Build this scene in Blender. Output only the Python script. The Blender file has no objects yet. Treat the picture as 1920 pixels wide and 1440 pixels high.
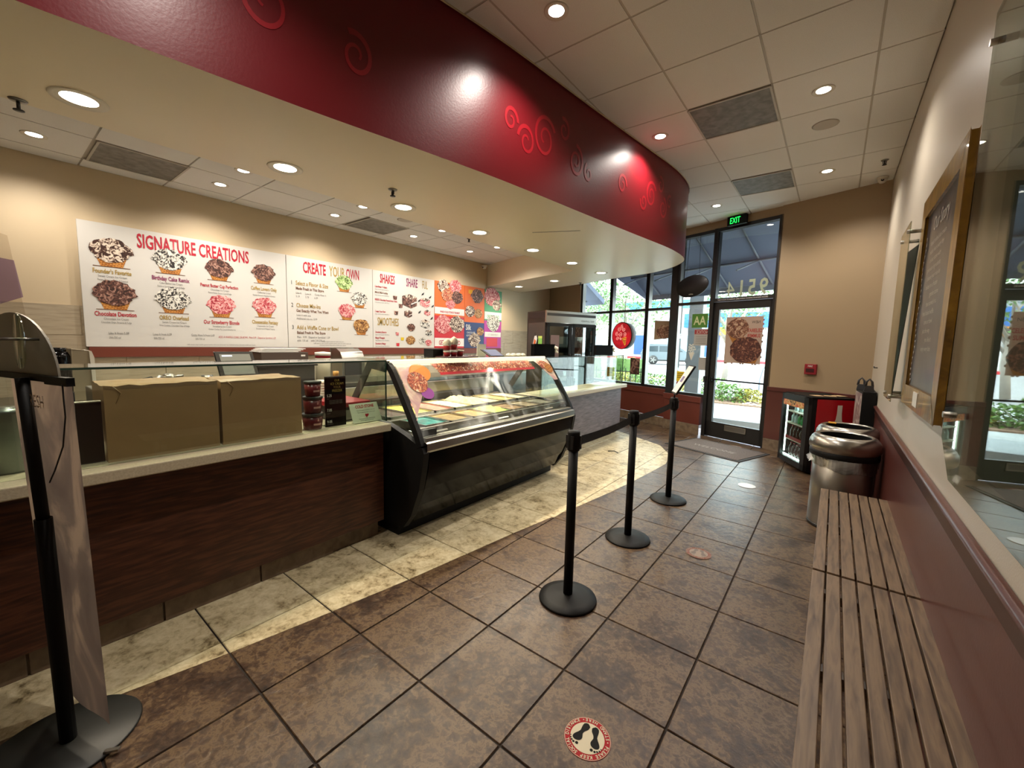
import bpy, math, random
from mathutils import Vector, Matrix
from mathutils.geometry import tessellate_polygon
rnd = random.Random(7)
SC = bpy.context.scene; COL = SC.collection
PI = math.pi
# ---------------- camera ----------------
H = 1.49
cd = bpy.data.cameras.new('camera'); cam = bpy.data.objects.new('camera', cd); COL.objects.link(cam)
def _rot(a, b, c):
    Y = Matrix(((math.cos(a), -math.sin(a), 0), (math.sin(a), math.cos(a), 0), (0, 0, 1)))
    A = Matrix(((1, 0, 0), (0, 0, 1), (0, -1, 0)))
    B = Matrix(((1, 0, 0), (0, math.cos(b), -math.sin(b)), (0, math.sin(b), math.cos(b))))
    C = Matrix(((math.cos(c), -math.sin(c), 0), (math.sin(c), math.cos(c), 0), (0, 0, 1)))
    return C @ B @ A @ Y
R3 = _rot(-0.660333358, 0.101909537, -0.0234515933).transposed()
cam.matrix_world = Matrix.Translation((0, 0, H)) @ R3.to_4x4()
cd.sensor_fit = 'HORIZONTAL'; cd.sensor_width = 36; cd.lens = 774.2 / 1920 * 36
cd.clip_start = 0.02; cd.clip_end = 300
SC.camera = cam
# ---------------- world, sun, exposure ----------------
W = bpy.data.worlds.new('world'); SC.world = W; W.use_nodes = True
_b = W.node_tree.nodes['Background']; _b.inputs[0].default_value = (0.80, 0.90, 1.0, 1); _b.inputs[1].default_value = 4.2
sd = bpy.data.lights.new('sun', 'SUN'); sd.energy = 4; sd.angle = 0.02; sd.color = (1, .96, .9)
sun = bpy.data.objects.new('sun', sd); COL.objects.link(sun)
sun.rotation_euler = Vector((0.55, 0.45, -0.9)).to_track_quat('-Z', 'Y').to_euler()
SC.view_settings.view_transform = 'Standard'; SC.view_settings.look = 'None'
SC.view_settings.gamma = 1; SC.view_settings.use_curve_mapping = False
SC.view_settings.exposure = 1.3
P_BIG, P_SMALL, P_LOBBY, P_CASE = 34, 22, 34, 6
WARM = (1.0, .86, .66); MID = (1.0, .92, .83)

# ---------------- materials ----------------
def lin(h):
    h = h.lstrip('#'); o = []
    for i in (0, 2, 4):
        c = int(h[i:i+2], 16) / 255
        o.append(c / 12.92 if c <= .04045 else ((c + .055) / 1.055) ** 2.4)
    return (*o, 1)
MATS = {}
def base(name):
    m = bpy.data.materials.new(name); m.use_nodes = True
    return m, m.node_tree.nodes, m.node_tree.links, m.node_tree.nodes['Principled BSDF']
def plain(name, col, rough=.5, metal=0, emit=0, bump=0, bscale=60, coat=0, var=0, vscale=8, spec=.5):
    if name in MATS: return MATS[name]
    m, N, L, B = base(name)
    B.inputs['Base Color'].default_value = lin(col); B.inputs['Roughness'].default_value = rough
    B.inputs['Metallic'].default_value = metal; B.inputs['Coat Weight'].default_value = coat
    B.inputs['Coat Roughness'].default_value = .08
    B.inputs['Specular IOR Level'].default_value = spec
    if emit:
        B.inputs['Emission Color'].default_value = lin(col); B.inputs['Emission Strength'].default_value = emit
    if bump or var:
        tc = N.new('ShaderNodeTexCoord')
        if bump:
            n = N.new('ShaderNodeTexNoise'); n.inputs['Scale'].default_value = bscale; n.inputs['Detail'].default_value = 4
            L.new(tc.outputs['Object'], n.inputs['Vector'])
            b = N.new('ShaderNodeBump'); b.inputs['Strength'].default_value = bump; b.inputs['Distance'].default_value = .01
            L.new(n.outputs['Fac'], b.inputs['Height']); L.new(b.outputs['Normal'], B.inputs['Normal'])
        if var:
            n = N.new('ShaderNodeTexNoise'); n.inputs['Scale'].default_value = vscale; n.inputs['Detail'].default_value = 5
            L.new(tc.outputs['Object'], n.inputs['Vector'])
            r = N.new('ShaderNodeValToRGB'); c = lin(col)
            r.color_ramp.elements[0].position = .3; r.color_ramp.elements[1].position = .7
            r.color_ramp.elements[0].color = (c[0]*(1-var), c[1]*(1-var), c[2]*(1-var), 1)
            r.color_ramp.elements[1].color = (min(1, c[0]*(1+var)), min(1, c[1]*(1+var)), min(1, c[2]*(1+var)), 1)
            L.new(n.outputs['Fac'], r.inputs[0]); L.new(r.outputs[0], B.inputs['Base Color'])
    MATS[name] = m; return m
def mottle(name, stops, scale=30, rough=.5, detail=6, dist=.6, stretch=(1, 1, 1), bump=0, rand=False, metal=0, emit=0, coat=0, world=False):
    """noise driven colour ramp: food prints, stone, wood"""
    if name in MATS: return MATS[name]
    m, N, L, B = base(name)
    tc = N.new('ShaderNodeTexCoord'); mp = N.new('ShaderNodeMapping'); mp.inputs['Scale'].default_value = stretch
    src = tc.outputs['Object']
    if rand:
        oi = N.new('ShaderNodeObjectInfo'); mu = N.new('ShaderNodeVectorMath'); mu.operation = 'SCALE'
        cx = N.new('ShaderNodeCombineXYZ')
        for k in range(3): L.new(oi.outputs['Random'], cx.inputs[k])
        mu.inputs['Scale'].default_value = 53.7; L.new(cx.outputs[0], mu.inputs[0])
        ad = N.new('ShaderNodeVectorMath'); ad.operation = 'ADD'; L.new(src, ad.inputs[0]); L.new(mu.outputs[0], ad.inputs[1]); src = ad.outputs[0]
    L.new(src, mp.inputs['Vector'])
    n = N.new('ShaderNodeTexNoise'); n.inputs['Scale'].default_value = scale; n.inputs['Detail'].default_value = detail
    n.inputs['Distortion'].default_value = dist; L.new(mp.outputs[0], n.inputs['Vector'])
    r = N.new('ShaderNodeValToRGB'); e = r.color_ramp.elements
    while len(e) < len(stops): e.new(.5)
    for k, (p, c) in enumerate(stops): e[k].position = p; e[k].color = lin(c)
    L.new(n.outputs['Fac'], r.inputs[0]); L.new(r.outputs[0], B.inputs['Base Color'])
    B.inputs['Roughness'].default_value = rough; B.inputs['Metallic'].default_value = metal; B.inputs['Coat Weight'].default_value = coat
    if emit: L.new(r.outputs[0], B.inputs['Emission Color']); B.inputs['Emission Strength'].default_value = emit
    if bump:
        b = N.new('ShaderNodeBump'); b.inputs['Strength'].default_value = bump; b.inputs['Distance'].default_value = .004
        L.new(n.outputs['Fac'], b.inputs['Height']); L.new(b.outputs['Normal'], B.inputs['Normal'])
    MATS[name] = m; return m
def slate(name, stops, big=4.5):
    """stone-look porcelain: broad clouding plus fine veining, chiselled relief"""
    m, N, L, B = base(name)
    tc = N.new('ShaderNodeTexCoord'); oi = N.new('ShaderNodeObjectInfo'); cx = N.new('ShaderNodeCombineXYZ'); mu = N.new('ShaderNodeVectorMath'); mu.operation = 'SCALE'; mu.inputs['Scale'].default_value = 53.7
    for k in range(3): L.new(oi.outputs['Random'], cx.inputs[k])
    L.new(cx.outputs[0], mu.inputs[0]); ad = N.new('ShaderNodeVectorMath'); L.new(tc.outputs['Object'], ad.inputs[0]); L.new(mu.outputs[0], ad.inputs[1])
    def noise(sc, det, dist):
        n = N.new('ShaderNodeTexNoise'); n.inputs['Scale'].default_value = sc; n.inputs['Detail'].default_value = det; n.inputs['Distortion'].default_value = dist; n.inputs['Roughness'].default_value = .62
        L.new(ad.outputs[0], n.inputs['Vector']); return n
    n1, n2 = noise(big, 12, .35), noise(34, 8, .5)
    mx = N.new('ShaderNodeMix'); mx.data_type = 'FLOAT'; mx.inputs[0].default_value = .42; L.new(n1.outputs['Fac'], mx.inputs[2]); L.new(n2.outputs['Fac'], mx.inputs[3])
    r = N.new('ShaderNodeValToRGB'); e = r.color_ramp.elements
    while len(e) < len(stops): e.new(.5)
    for k, (p, c) in enumerate(stops): e[k].position = p; e[k].color = lin(c)
    L.new(mx.outputs[0], r.inputs[0]); L.new(r.outputs[0], B.inputs['Base Color']); B.inputs['Roughness'].default_value = .34; B.inputs['Specular IOR Level'].default_value = .36
    n3 = noise(15, 10, .8); b = N.new('ShaderNodeBump'); b.inputs['Strength'].default_value = .6; b.inputs['Distance'].default_value = .006
    L.new(n3.outputs['Fac'], b.inputs['Height']); L.new(b.outputs['Normal'], B.inputs['Normal']); MATS[name] = m; return m
def glass(name, tint='#ffffff', refl=1.0, rough=0.0, frost=0, base_refl=.05):
    """thin pane: transparent with Fresnel reflection, optional frosting"""
    if name in MATS: return MATS[name]
    m = bpy.data.materials.new(name); m.use_nodes = True; N = m.node_tree.nodes; L = m.node_tree.links
    N.remove(N['Principled BSDF']); out = N['Material Output']
    t = N.new('ShaderNodeBsdfTransparent'); t.inputs[0].default_value = lin(tint)
    g = N.new('ShaderNodeBsdfGlossy'); g.inputs['Roughness'].default_value = rough; g.inputs[0].default_value = (1, 1, 1, 1)
    lw = N.new('ShaderNodeLayerWeight'); lw.inputs['Blend'].default_value = .5
    pw = N.new('ShaderNodeMath'); pw.operation = 'POWER'; pw.inputs[1].default_value = 3.5; L.new(lw.outputs['Facing'], pw.inputs[0])
    ma = N.new('ShaderNodeMath'); ma.operation = 'MULTIPLY_ADD'; ma.inputs[1].default_value = .8 * refl; ma.inputs[2].default_value = base_refl
    ma.use_clamp = True; L.new(pw.outputs[0], ma.inputs[0])
    mx = N.new('ShaderNodeMixShader'); L.new(ma.outputs[0], mx.inputs[0]); L.new(t.outputs[0], mx.inputs[1]); L.new(g.outputs[0], mx.inputs[2])
    last = mx.outputs[0]
    if frost:
        d = N.new('ShaderNodeBsdfDiffuse'); d.inputs[0].default_value = (.85, .88, .86, 1)
        tc = N.new('ShaderNodeTexCoord'); mp = N.new('ShaderNodeMapping'); mp.inputs['Scale'].default_value = (2.2, 3.2, 1.2)
        L.new(tc.outputs['Object'], mp.inputs[0])
        n = N.new('ShaderNodeTexNoise'); n.inputs['Scale'].default_value = 2.2; n.inputs['Detail'].default_value = 8; n.inputs['Distortion'].default_value = .8
        L.new(mp.outputs[0], n.inputs['Vector'])
        r = N.new('ShaderNodeValToRGB'); r.color_ramp.elements[0].position = .5; r.color_ramp.elements[1].position = .8
        r.color_ramp.elements[1].color = (frost, frost, frost, 1)
        L.new(n.outputs['Fac'], r.inputs[0])
        m2 = N.new('ShaderNodeMixShader'); L.new(r.outputs[0], m2.inputs[0]); L.new(last, m2.inputs[1]); L.new(d.outputs[0], m2.inputs[2]); last = m2.outputs[0]
    L.new(last, out.inputs['Surface']); MATS[name] = m; return m
def waffle(name='waffle'):
    if name in MATS: return MATS[name]
    m, N, L, B = base(name)
    tc = N.new('ShaderNodeTexCoord'); mp = N.new('ShaderNodeMapping'); mp.inputs['Rotation'].default_value = (.78, .78, .78)
    L.new(tc.outputs['Object'], mp.inputs[0])
    ck = N.new('ShaderNodeTexChecker'); ck.inputs['Scale'].default_value = 60
    ck.inputs['Color1'].default_value = lin('#c8893f'); ck.inputs['Color2'].default_value = lin('#9a5a20')
    L.new(mp.outputs[0], ck.inputs['Vector']); L.new(ck.outputs[0], B.inputs['Base Color']); MATS[name] = m; return m

M_wall = plain('wall_paint_cream', '#cdb896', .55, bump=.05, bscale=220)
M_wallf = plain('wall_paint_tan', '#a08a6b', .55, bump=.05, bscale=220)
M_wallr = plain('wall_paint_pale', '#c9bfae', .35, bump=.08, bscale=160)
M_ceil = mottle('ceiling_tile_board', [(.35, '#dcdad4'), (.65, '#e8e6e2')], 260, .9, 3, 0, bump=.25)
M_grid = plain('ceiling_grid_metal', '#b9b2a6', .5)
M_soff = plain('soffit_paint_cream', '#ded2b8', .35, bump=.02, bscale=40)
M_maroon = plain('wainscot_maroon', '#582e28', .3, bump=.04, bscale=90, var=.06, vscale=3, coat=.15)
M_rust = plain('knee_wall_rust', '#5e2b20', .4, bump=.04, bscale=90)
M_black = plain('black_powder_coat', '#0a0909', .55, spec=.25, bump=.03, bscale=300)
M_bgloss = plain('black_gloss', '#050404', .13, spec=.14)
M_bframe = plain('dark_bronze_frame', '#191716', .4)
M_dark = plain('dark_plastic', '#1c1a1a', .45)
M_steel = plain('brushed_steel', '#a8a49c', .28, 1, bump=.02, bscale=300)
M_steel2 = plain('steel_satin', '#8d8a86', .4, 1)
M_white = plain('white_print', '#e6e2da', .5)
M_wpl = plain('white_plastic', '#d8d2c4', .4)
M_red = plain('sign_red', '#b3122c', .5)
M_gold = plain('sign_gold', '#a98a3c', .5)
M_purp = plain('sign_plum', '#8a2a5a', .5)
M_grey = plain('print_grey', '#6d6964', .6)
M_dgrey = plain('print_dark', '#2e2a28', .6)
M_brown = plain('print_brown', '#6a3c1c', .6)
M_orange = plain('poster_orange', '#d9682a', .5)
M_pred = plain('poster_red', '#c8303a', .5)
M_blue = plain('poster_navy', '#2f3f6e', .5)
M_green = plain('poster_green', '#4f9468', .5)
M_mag = plain('poster_magenta', '#b03a92', .5)
M_ledge = mottle('ledge_stone', [(.3, '#b7ab90'), (.7, '#cdc2a8')], 120, .3, 5, 0)
M_lam = mottle('dark_wood_laminate', [(.25, '#24130d'), (.5, '#452619'), (.62, '#5a3422'), (.8, '#321b12')], 5, .42, 8, .4, (6, 1.1, 12), bump=.08)
M_lamg = mottle('grey_wood_laminate', [(.25, '#4f4748'), (.5, '#6f6568'), (.75, '#857b7d')], 5, .5, 8, .4, (6, 1.1, 10), bump=.05)
M_kick = mottle('base_tile_taupe', [(.3, '#5b4a3b'), (.7, '#7c6a56')], 14, .5, 6, .5, bump=.3)
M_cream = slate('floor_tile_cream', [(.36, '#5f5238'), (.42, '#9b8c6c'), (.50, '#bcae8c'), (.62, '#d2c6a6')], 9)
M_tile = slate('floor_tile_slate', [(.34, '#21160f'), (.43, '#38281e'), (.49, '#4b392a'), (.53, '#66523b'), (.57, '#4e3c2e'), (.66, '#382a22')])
M_grout = plain('grout_dark', '#241c17', .9)
M_bsp = mottle('backsplash_tile', [(.3, '#9c8c74'), (.55, '#b3a389'), (.75, '#a69479')], 4, .45, 6, .3, (4, 1, 14), rand=True)
M_slat = mottle('bench_teak', [(.25, '#3e2e22'), (.45, '#64503c'), (.6, '#766048'), (.8, '#524030')], 6, .45, 8, .5, (9, .8, 9), bump=.15, rand=True)
M_sofred = plain('fascia_red', '#620a14', .36, bump=.05, bscale=70, spec=.45)
M_sofred2 = plain('fascia_scroll_red', '#8a0f1c', .36, spec=.5)
M_glass = glass('window_glass', '#f2f8f4')
M_cglass = glass('counter_glass', '#f3f8f4', 1.0, base_refl=.04)
M_case = glass('case_curved_glass', '#f3f8f4', .12, rough=.2, frost=.36, base_refl=.012)
M_edge = plain('glass_edge_green', '#20382e', .2)
M_acry = glass('acrylic_poster', '#ced2ca', .5, .01, base_refl=.09)
M_clear = glass('clear_acrylic', '#d5dccf', 1.0, base_refl=.10)
M_kraft = plain('tan_fabric_cover', '#a07f5c', .36, bump=.25, bscale=9, var=.06)
M_tubred = plain('tub_burgundy', '#5c0f18', .3)
M_redpl = plain('red_plastic', '#8e1620', .35)
M_yel = plain('sign_yellow', '#d9b91c', .5)
M_lamp = plain('lamp_diffuser', '#fff3dc', .5, emit=9)
M_lampw = plain('lamp_diffuser_white', '#fff8ec', .5, emit=7)
M_exitg = plain('exit_green', '#18e04a', .5, emit=1.6)
M_vent = mottle('vent_grille', [(.35, '#6a6660'), (.65, '#85817a')], 14, .6, 5, .5)
M_fabric = mottle('banner_print', [(.35, '#6a5d57'), (.50, '#786a62'), (.58, '#a08c7c')], 2.2, .6, 5, .8, (2, 2, 1.2))
def translucent(m, f=.5):
    N = m.node_tree.nodes; L = m.node_tree.links; B = N['Principled BSDF']; T = N.new('ShaderNodeBsdfTranslucent'); X_ = N.new('ShaderNodeMixShader'); X_.inputs[0].default_value = f
    src = B.inputs['Base Color'].links[0].from_socket; L.new(src, T.inputs[0]); L.new(B.outputs[0], X_.inputs[1]); L.new(T.outputs[0], X_.inputs[2]); L.new(X_.outputs[0], N['Material Output'].inputs['Surface'])
translucent(M_fabric, .42)
M_bag = plain('bag_charcoal', '#3a3b3e', .6)
M_foliage = mottle('shrub_leaf', [(.3, '#2d4a18'), (.6, '#557a2c'), (.8, '#8a9440')], 9, .6, 3, 0)
M_tree = mottle('tree_leaf', [(.3, '#35542a'), (.7, '#6c9450')], 3, .6, 3, 0)
M_trunk = plain('tree_bark', '#9a8f84', .8)
M_conc = mottle('sidewalk_concrete', [(.3, '#8f9496'), (.7, '#a0a5a8')], 3, .8, 6, 0)
M_asph = mottle('street_asphalt', [(.3, '#8a8a8c'), (.7, '#9a9a9c')], 3, .85, 6, 0)
M_mulch = mottle('mulch', [(.3, '#5a4436'), (.7, '#8a6f5c')], 30, .9, 5, 0)
M_awn = plain('awning_navy', '#6a7186', .8, bump=.05)
M_awn2 = plain('steel_tube_grey', '#6b6f78', .5)
M_waffle = waffle()
M_choc = mottle('print_choc_swirl', [(.38, '#e6d8c4'), (.47, '#cdb7a2'), (.52, '#4a2a1e'), (.7, '#2b1712')], 26, .5, 4, 1.5)
M_van = mottle('print_cookie', [(.4, '#e8e4d8'), (.5, '#cfc8ba'), (.55, '#2c2624'), (.75, '#1d1918')], 30, .5, 4, 1.5)
M_dchoc = mottle('print_dark_choc', [(.35, '#b98f7c'), (.47, '#6a4236'), (.6, '#2e1a14')], 28, .5, 4, 1.5)
M_straw = mottle('print_strawberry', [(.35, '#f0c4bc'), (.48, '#d98a86'), (.58, '#b23040'), (.72, '#6e1c22')], 26, .5, 4, 1.5)
M_mintp = mottle('print_mint', [(.35, '#d7e3b0'), (.5, '#9fbf6a'), (.6, '#3a4a22')], 28, .5, 4, 1.5)
M_car = mottle('print_caramel', [(.35, '#e0b878'), (.5, '#a06a30'), (.62, '#4b2b1a')], 28, .5, 4, 1.5)
M_mix = mottle('print_mix', [(.3, '#f1e4d0'), (.42, '#d8a070'), (.5, '#b4503a'), (.6, '#6d2c1e'), (.75, '#f0d8b8')], 22, .5, 5, 2)

# ---------------- mesh builder ----------------
ORG = {}
class MB:
    def __init__(s): s.v = []; s.f = []; s.m = []; s.sm = []
    def poly(s, pts, mi=0, smooth=False):
        b = len(s.v); s.v += [tuple(p) for p in pts]; s.f.append(tuple(range(b, b+len(pts)))); s.m.append(mi); s.sm.append(smooth); return s
    def box(s, x0, x1, y0, y1, z0, z1, mi=0, fr=None):
        c = [(x, y, z) for z in (z0, z1) for (x, y) in ((x0, y0), (x1, y0), (x1, y1), (x0, y1))]
        if fr: c = [fr(*p) for p in c]
        b = len(s.v); s.v += [tuple(p) for p in c]
        for q in ((3, 2, 1, 0), (4, 5, 6, 7), (0, 1, 5, 4), (1, 2, 6, 5), (2, 3, 7, 6), (3, 0, 4, 7)):
            s.f.append(tuple(b+i for i in q)); s.m.append(mi); s.sm.append(False)
        return s
    def prism(s, pts, d, mi=0, mside=None):
        """polygon (3-D points) extruded by vector d"""
        b = len(s.v); n = len(pts); d = Vector(d)
        s.v += [tuple(p) for p in pts] + [tuple(Vector(p)+d) for p in pts]
        tris = tessellate_polygon([[Vector(p) for p in pts]]) if n > 4 else [tuple(range(n))]
        for t in tris:
            s.f.append(tuple(b+i for i in t)); s.m.append(mi); s.sm.append(False)
            s.f.append(tuple(b+n+i for i in reversed(t))); s.m.append(mi); s.sm.append(False)
        for i in range(n):
            j = (i+1) % n
            s.f.append((b+i, b+j, b+n+j, b+n+i)); s.m.append(mi if mside is None else mside); s.sm.append(False)
        return s
    def tube(s, pts, r, n=10, mi=0, cap=True, smooth=True):
        pts = [Vector(p) for p in pts]; rs = r if isinstance(r, (list, tuple)) else [r]*len(pts)
        b = len(s.v); prev = None
        for i, p in enumerate(pts):
            t = (pts[min(i+1, len(pts)-1)] - pts[max(i-1, 0)]).normalized()
            if prev is None: a = t.cross(Vector((0, 0, 1)));  a = a if a.length > .01 else t.cross(Vector((1, 0, 0)))
            else: a = prev - t*prev.dot(t)
            a.normalize(); prev = a; c = t.cross(a)
            for k in range(n):
                th = 2*PI*k/n; s.v.append(tuple(p + (a*math.cos(th)+c*math.sin(th))*rs[i]))
        for i in range(len(pts)-1):
            for k in range(n):
                k2 = (k+1) % n
                s.f.append((b+i*n+k, b+i*n+k2, b+(i+1)*n+k2, b+(i+1)*n+k)); s.m.append(mi); s.sm.append(smooth)
        if cap:
            s.f.append(tuple(b+k for k in reversed(range(n)))); s.m.append(mi); s.sm.append(False)
            e = b+(len(pts)-1)*n; s.f.append(tuple(e+k for k in range(n))); s.m.append(mi); s.sm.append(False)
        return s
    def lathe(s, prof, c=(0, 0, 0), n=32, mi=0, fr=None, smooth=True, sx=1, sy=1, mfun=None, cap=True):
        """profile of (r, z) about z axis at c"""
        b = len(s.v)
        for (r, z) in prof:
            for k in range(n):
                th = 2*PI*k/n; p = (c[0]+r*sx*math.cos(th), c[1]+r*sy*math.sin(th), c[2]+z)
                s.v.append(tuple(fr(*p)) if fr else p)
        for i in range(len(prof)-1):
            for k in range(n):
                k2 = (k+1) % n
                s.f.append((b+i*n+k, b+i*n+k2, b+(i+1)*n+k2, b+(i+1)*n+k)); s.m.append(mfun(i) if mfun else mi); s.sm.append(smooth)
        for i, rev in ((0, True), (len(prof)-1, False)):
            if cap and prof[i][0] > 1e-4:
                q = [b+i*n+k for k in range(n)]; s.f.append(tuple(reversed(q) if rev else q)); s.m.append(mi if not mfun else mfun(min(i, len(prof)-2))); s.sm.append(False)
        return s
    def sweep(s, prof, path, mi=0, smooth=False, close=False):
        """open profile of (offset, z) swept along plan path; offset = to the left normal"""
        b = len(s.v); n = len(prof)
        P = [Vector((*p, 0)) for p in path]
        for i, p in enumerate(P):
            t = (P[min(i+1, len(P)-1)] - P[max(i-1, 0)]).normalized(); nn = Vector((-t.y, t.x, 0))
            for (o, z) in prof: s.v.append((p.x+nn.x*o, p.y+nn.y*o, z))
        for i in range(len(P)-1):
            for k in range(n-1 if not close else n):
                k2 = (k+1) % n
                s.f.append((b+i*n+k, b+(i+1)*n+k, b+(i+1)*n+k2, b+i*n+k2)); s.m.append(mi); s.sm.append(smooth)
        return s
    def build(s, name, mats, parent=None, bevel=0, seg=2):
        me = bpy.data.meshes.new(name); mats = mats if isinstance(mats, (list, tuple)) else [mats]
        o = ORG.get(parent.name, Vector((0, 0, 0))) if parent else Vector((0, 0, 0))
        me.from_pydata([(x-o.x, y-o.y, z-o.z) for (x, y, z) in s.v], [], s.f)
        for m in mats: me.materials.append(m)
        me.polygons.foreach_set('material_index', s.m); me.polygons.foreach_set('use_smooth', s.sm); me.update()
        ob = bpy.data.objects.new(name, me); COL.objects.link(ob)
        if parent: ob.parent = parent
        ORG[ob.name] = o
        if bevel:
            b = ob.modifiers.new('bevel', 'BEVEL'); b.width = bevel; b.segments = seg; b.limit_method = 'ANGLE'
        return ob
def tag(o, label=None, cat=None, group=None, kind=None):
    if label: o['label'] = label
    if cat: o['category'] = cat
    if group: o['group'] = group
    if kind: o['kind'] = kind
    return o
def thing(name, loc, label, cat, group=None):
    o = bpy.data.objects.new(name, None); o.empty_display_size = .1; COL.objects.link(o)
    o.location = loc; ORG[o.name] = Vector(loc); return tag(o, label, cat, group)
def kids(o): return [c for c in bpy.data.objects if c.parent == o]
def dup(o, loc=None, label=None, parent=None, rotz=None):
    ch = kids(o); c = o.copy(); COL.objects.link(c)
    if parent: c.parent = parent
    if loc is not None: c.location = loc
    if rotz is not None: c.rotation_euler = (0, 0, rotz)
    if label: c['label'] = label
    for k in ch: dup(k, parent=c)
    return c
def struct(o): o['kind'] = 'structure'; return o
TEXTS = []
def text(body, at, right, up, size, mat, parent, xs=1.0, align='CENTER', bold=0, lab=None, depth=0, name='lettering', space=1.0):
    cu = bpy.data.curves.new(name, 'FONT'); cu.body = body; cu.size = size; cu.align_x = align; cu.resolution_u = 2
    cu.offset = bold; cu.extrude = depth; cu.space_character = space; cu.materials.append(mat)
    o = bpy.data.objects.new(name, cu); COL.objects.link(o)
    r = Vector(right).normalized(); u = Vector(up).normalized(); n = r.cross(u)
    M = Matrix((( r.x*xs, u.x, n.x, at[0]), (r.y*xs, u.y, n.y, at[1]), (r.z*xs, u.z, n.z, at[2]), (0, 0, 0, 1)))
    TEXTS.append((o, M, parent, mat, name, lab))
def flush_texts():
    bpy.context.view_layer.update(); dg = bpy.context.evaluated_depsgraph_get()
    for (o, M, parent, mat, name, lab) in TEXTS:
        me = bpy.data.meshes.new_from_object(o.evaluated_get(dg)); off = ORG.get(parent.name, Vector((0, 0, 0)))
        me.transform(Matrix.Translation(-off) @ M)
        if not me.materials: me.materials.append(mat)
        nm = o.name; cu = o.data; bpy.data.objects.remove(o); bpy.data.curves.remove(cu)
        n = bpy.data.objects.new(name, me); COL.objects.link(n); n.parent = parent
        if lab: n['label'] = lab
    TEXTS.clear()
def arc(cx, cy, r, a0, a1, n):
    return [(cx+r*math.cos(a0+(a1-a0)*i/n), cy+r*math.sin(a0+(a1-a0)*i/n)) for i in range(n+1)]
# window wall frame: u along the wall (towards +x), o outward, z up
EU = Vector((1, -.34, 0)).normalized(); EN = Vector((.34, 1, 0)).normalized(); WO = Vector((-1.2, 7.2, 0))
def WF(u, o, z): return WO + EU*u + EN*o + Vector((0, 0, z))
def UX(x): return (x+1.2)*math.hypot(1, .34)
Z = Vector((0, 0, 1))
# ---------------- floor ----------------
def clip(poly, nx, ny, d):
    """keep nx*x+ny*y <= d"""
    out = []
    for i in range(len(poly)):
        a, b = poly[i], poly[(i+1) % len(poly)]
        fa, fb = nx*a[0]+ny*a[1]-d, nx*b[0]+ny*b[1]-d
        if fa <= 0: out.append(a)
        if fa*fb < 0:
            t = fa/(fa-fb); out.append((a[0]+(b[0]-a[0])*t, a[1]+(b[1]-a[1])*t))
    return out
def area(p): return abs(sum(p[i][0]*p[(i+1) % len(p)][1]-p[(i+1) % len(p)][0]*p[i][1] for i in range(len(p)))/2)
floor = struct(MB().box(-6.2, 1.0, -2.6, 9.4, -.12, -.006).build('floor', M_grout))
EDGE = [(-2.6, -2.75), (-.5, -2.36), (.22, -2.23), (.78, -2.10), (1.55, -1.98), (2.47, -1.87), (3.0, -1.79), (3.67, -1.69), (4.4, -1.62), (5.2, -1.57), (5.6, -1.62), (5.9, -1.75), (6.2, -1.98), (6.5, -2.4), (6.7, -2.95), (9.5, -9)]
def edge_x(y):
    for (y0, x0), (y1, x1) in zip(EDGE, EDGE[1:]):
        if y <= y1: return x0+(x1-x0)*(y-y0)/(y1-y0)
    return EDGE[-1][1]
S, OX, OY, G = .46035, -2.2425, .6272, .0032
full = {}
def tile_obj(poly, mat, z=0.0):
    b = MB(); n = len(poly); cx = sum(p[0] for p in poly)/n; cy = sum(p[1] for p in poly)/n
    ins = [(p[0]+(cx-p[0])*.012, p[1]+(cy-p[1])*.012) for p in poly]
    b.poly([(p[0]-cx, p[1]-cy, 0) for p in ins])
    for i in range(n):
        j = (i+1) % n
        b.poly([(poly[i][0]-cx, poly[i][1]-cy, -.004), (poly[j][0]-cx, poly[j][1]-cy, -.004), (ins[j][0]-cx, ins[j][1]-cy, 0), (ins[i][0]-cx, ins[i][1]-cy, 0)])
    o = b.build('tile', mat, floor); o.location = (cx, cy, z); return o
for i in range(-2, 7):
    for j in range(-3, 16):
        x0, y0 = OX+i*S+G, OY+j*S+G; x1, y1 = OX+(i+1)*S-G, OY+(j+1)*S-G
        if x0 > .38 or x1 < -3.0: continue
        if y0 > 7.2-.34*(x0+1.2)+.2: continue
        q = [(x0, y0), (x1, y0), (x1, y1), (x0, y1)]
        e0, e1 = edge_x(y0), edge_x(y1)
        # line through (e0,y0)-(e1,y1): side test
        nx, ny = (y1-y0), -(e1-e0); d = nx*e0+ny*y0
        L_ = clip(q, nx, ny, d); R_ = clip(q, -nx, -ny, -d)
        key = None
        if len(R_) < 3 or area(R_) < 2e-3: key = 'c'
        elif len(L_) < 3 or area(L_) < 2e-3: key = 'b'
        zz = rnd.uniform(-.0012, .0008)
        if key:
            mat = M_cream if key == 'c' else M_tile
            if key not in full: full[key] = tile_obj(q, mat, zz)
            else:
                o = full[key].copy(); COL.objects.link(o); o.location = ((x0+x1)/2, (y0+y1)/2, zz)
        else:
            tile_obj(L_, M_cream, zz); tile_obj(R_, M_tile, zz)
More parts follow.
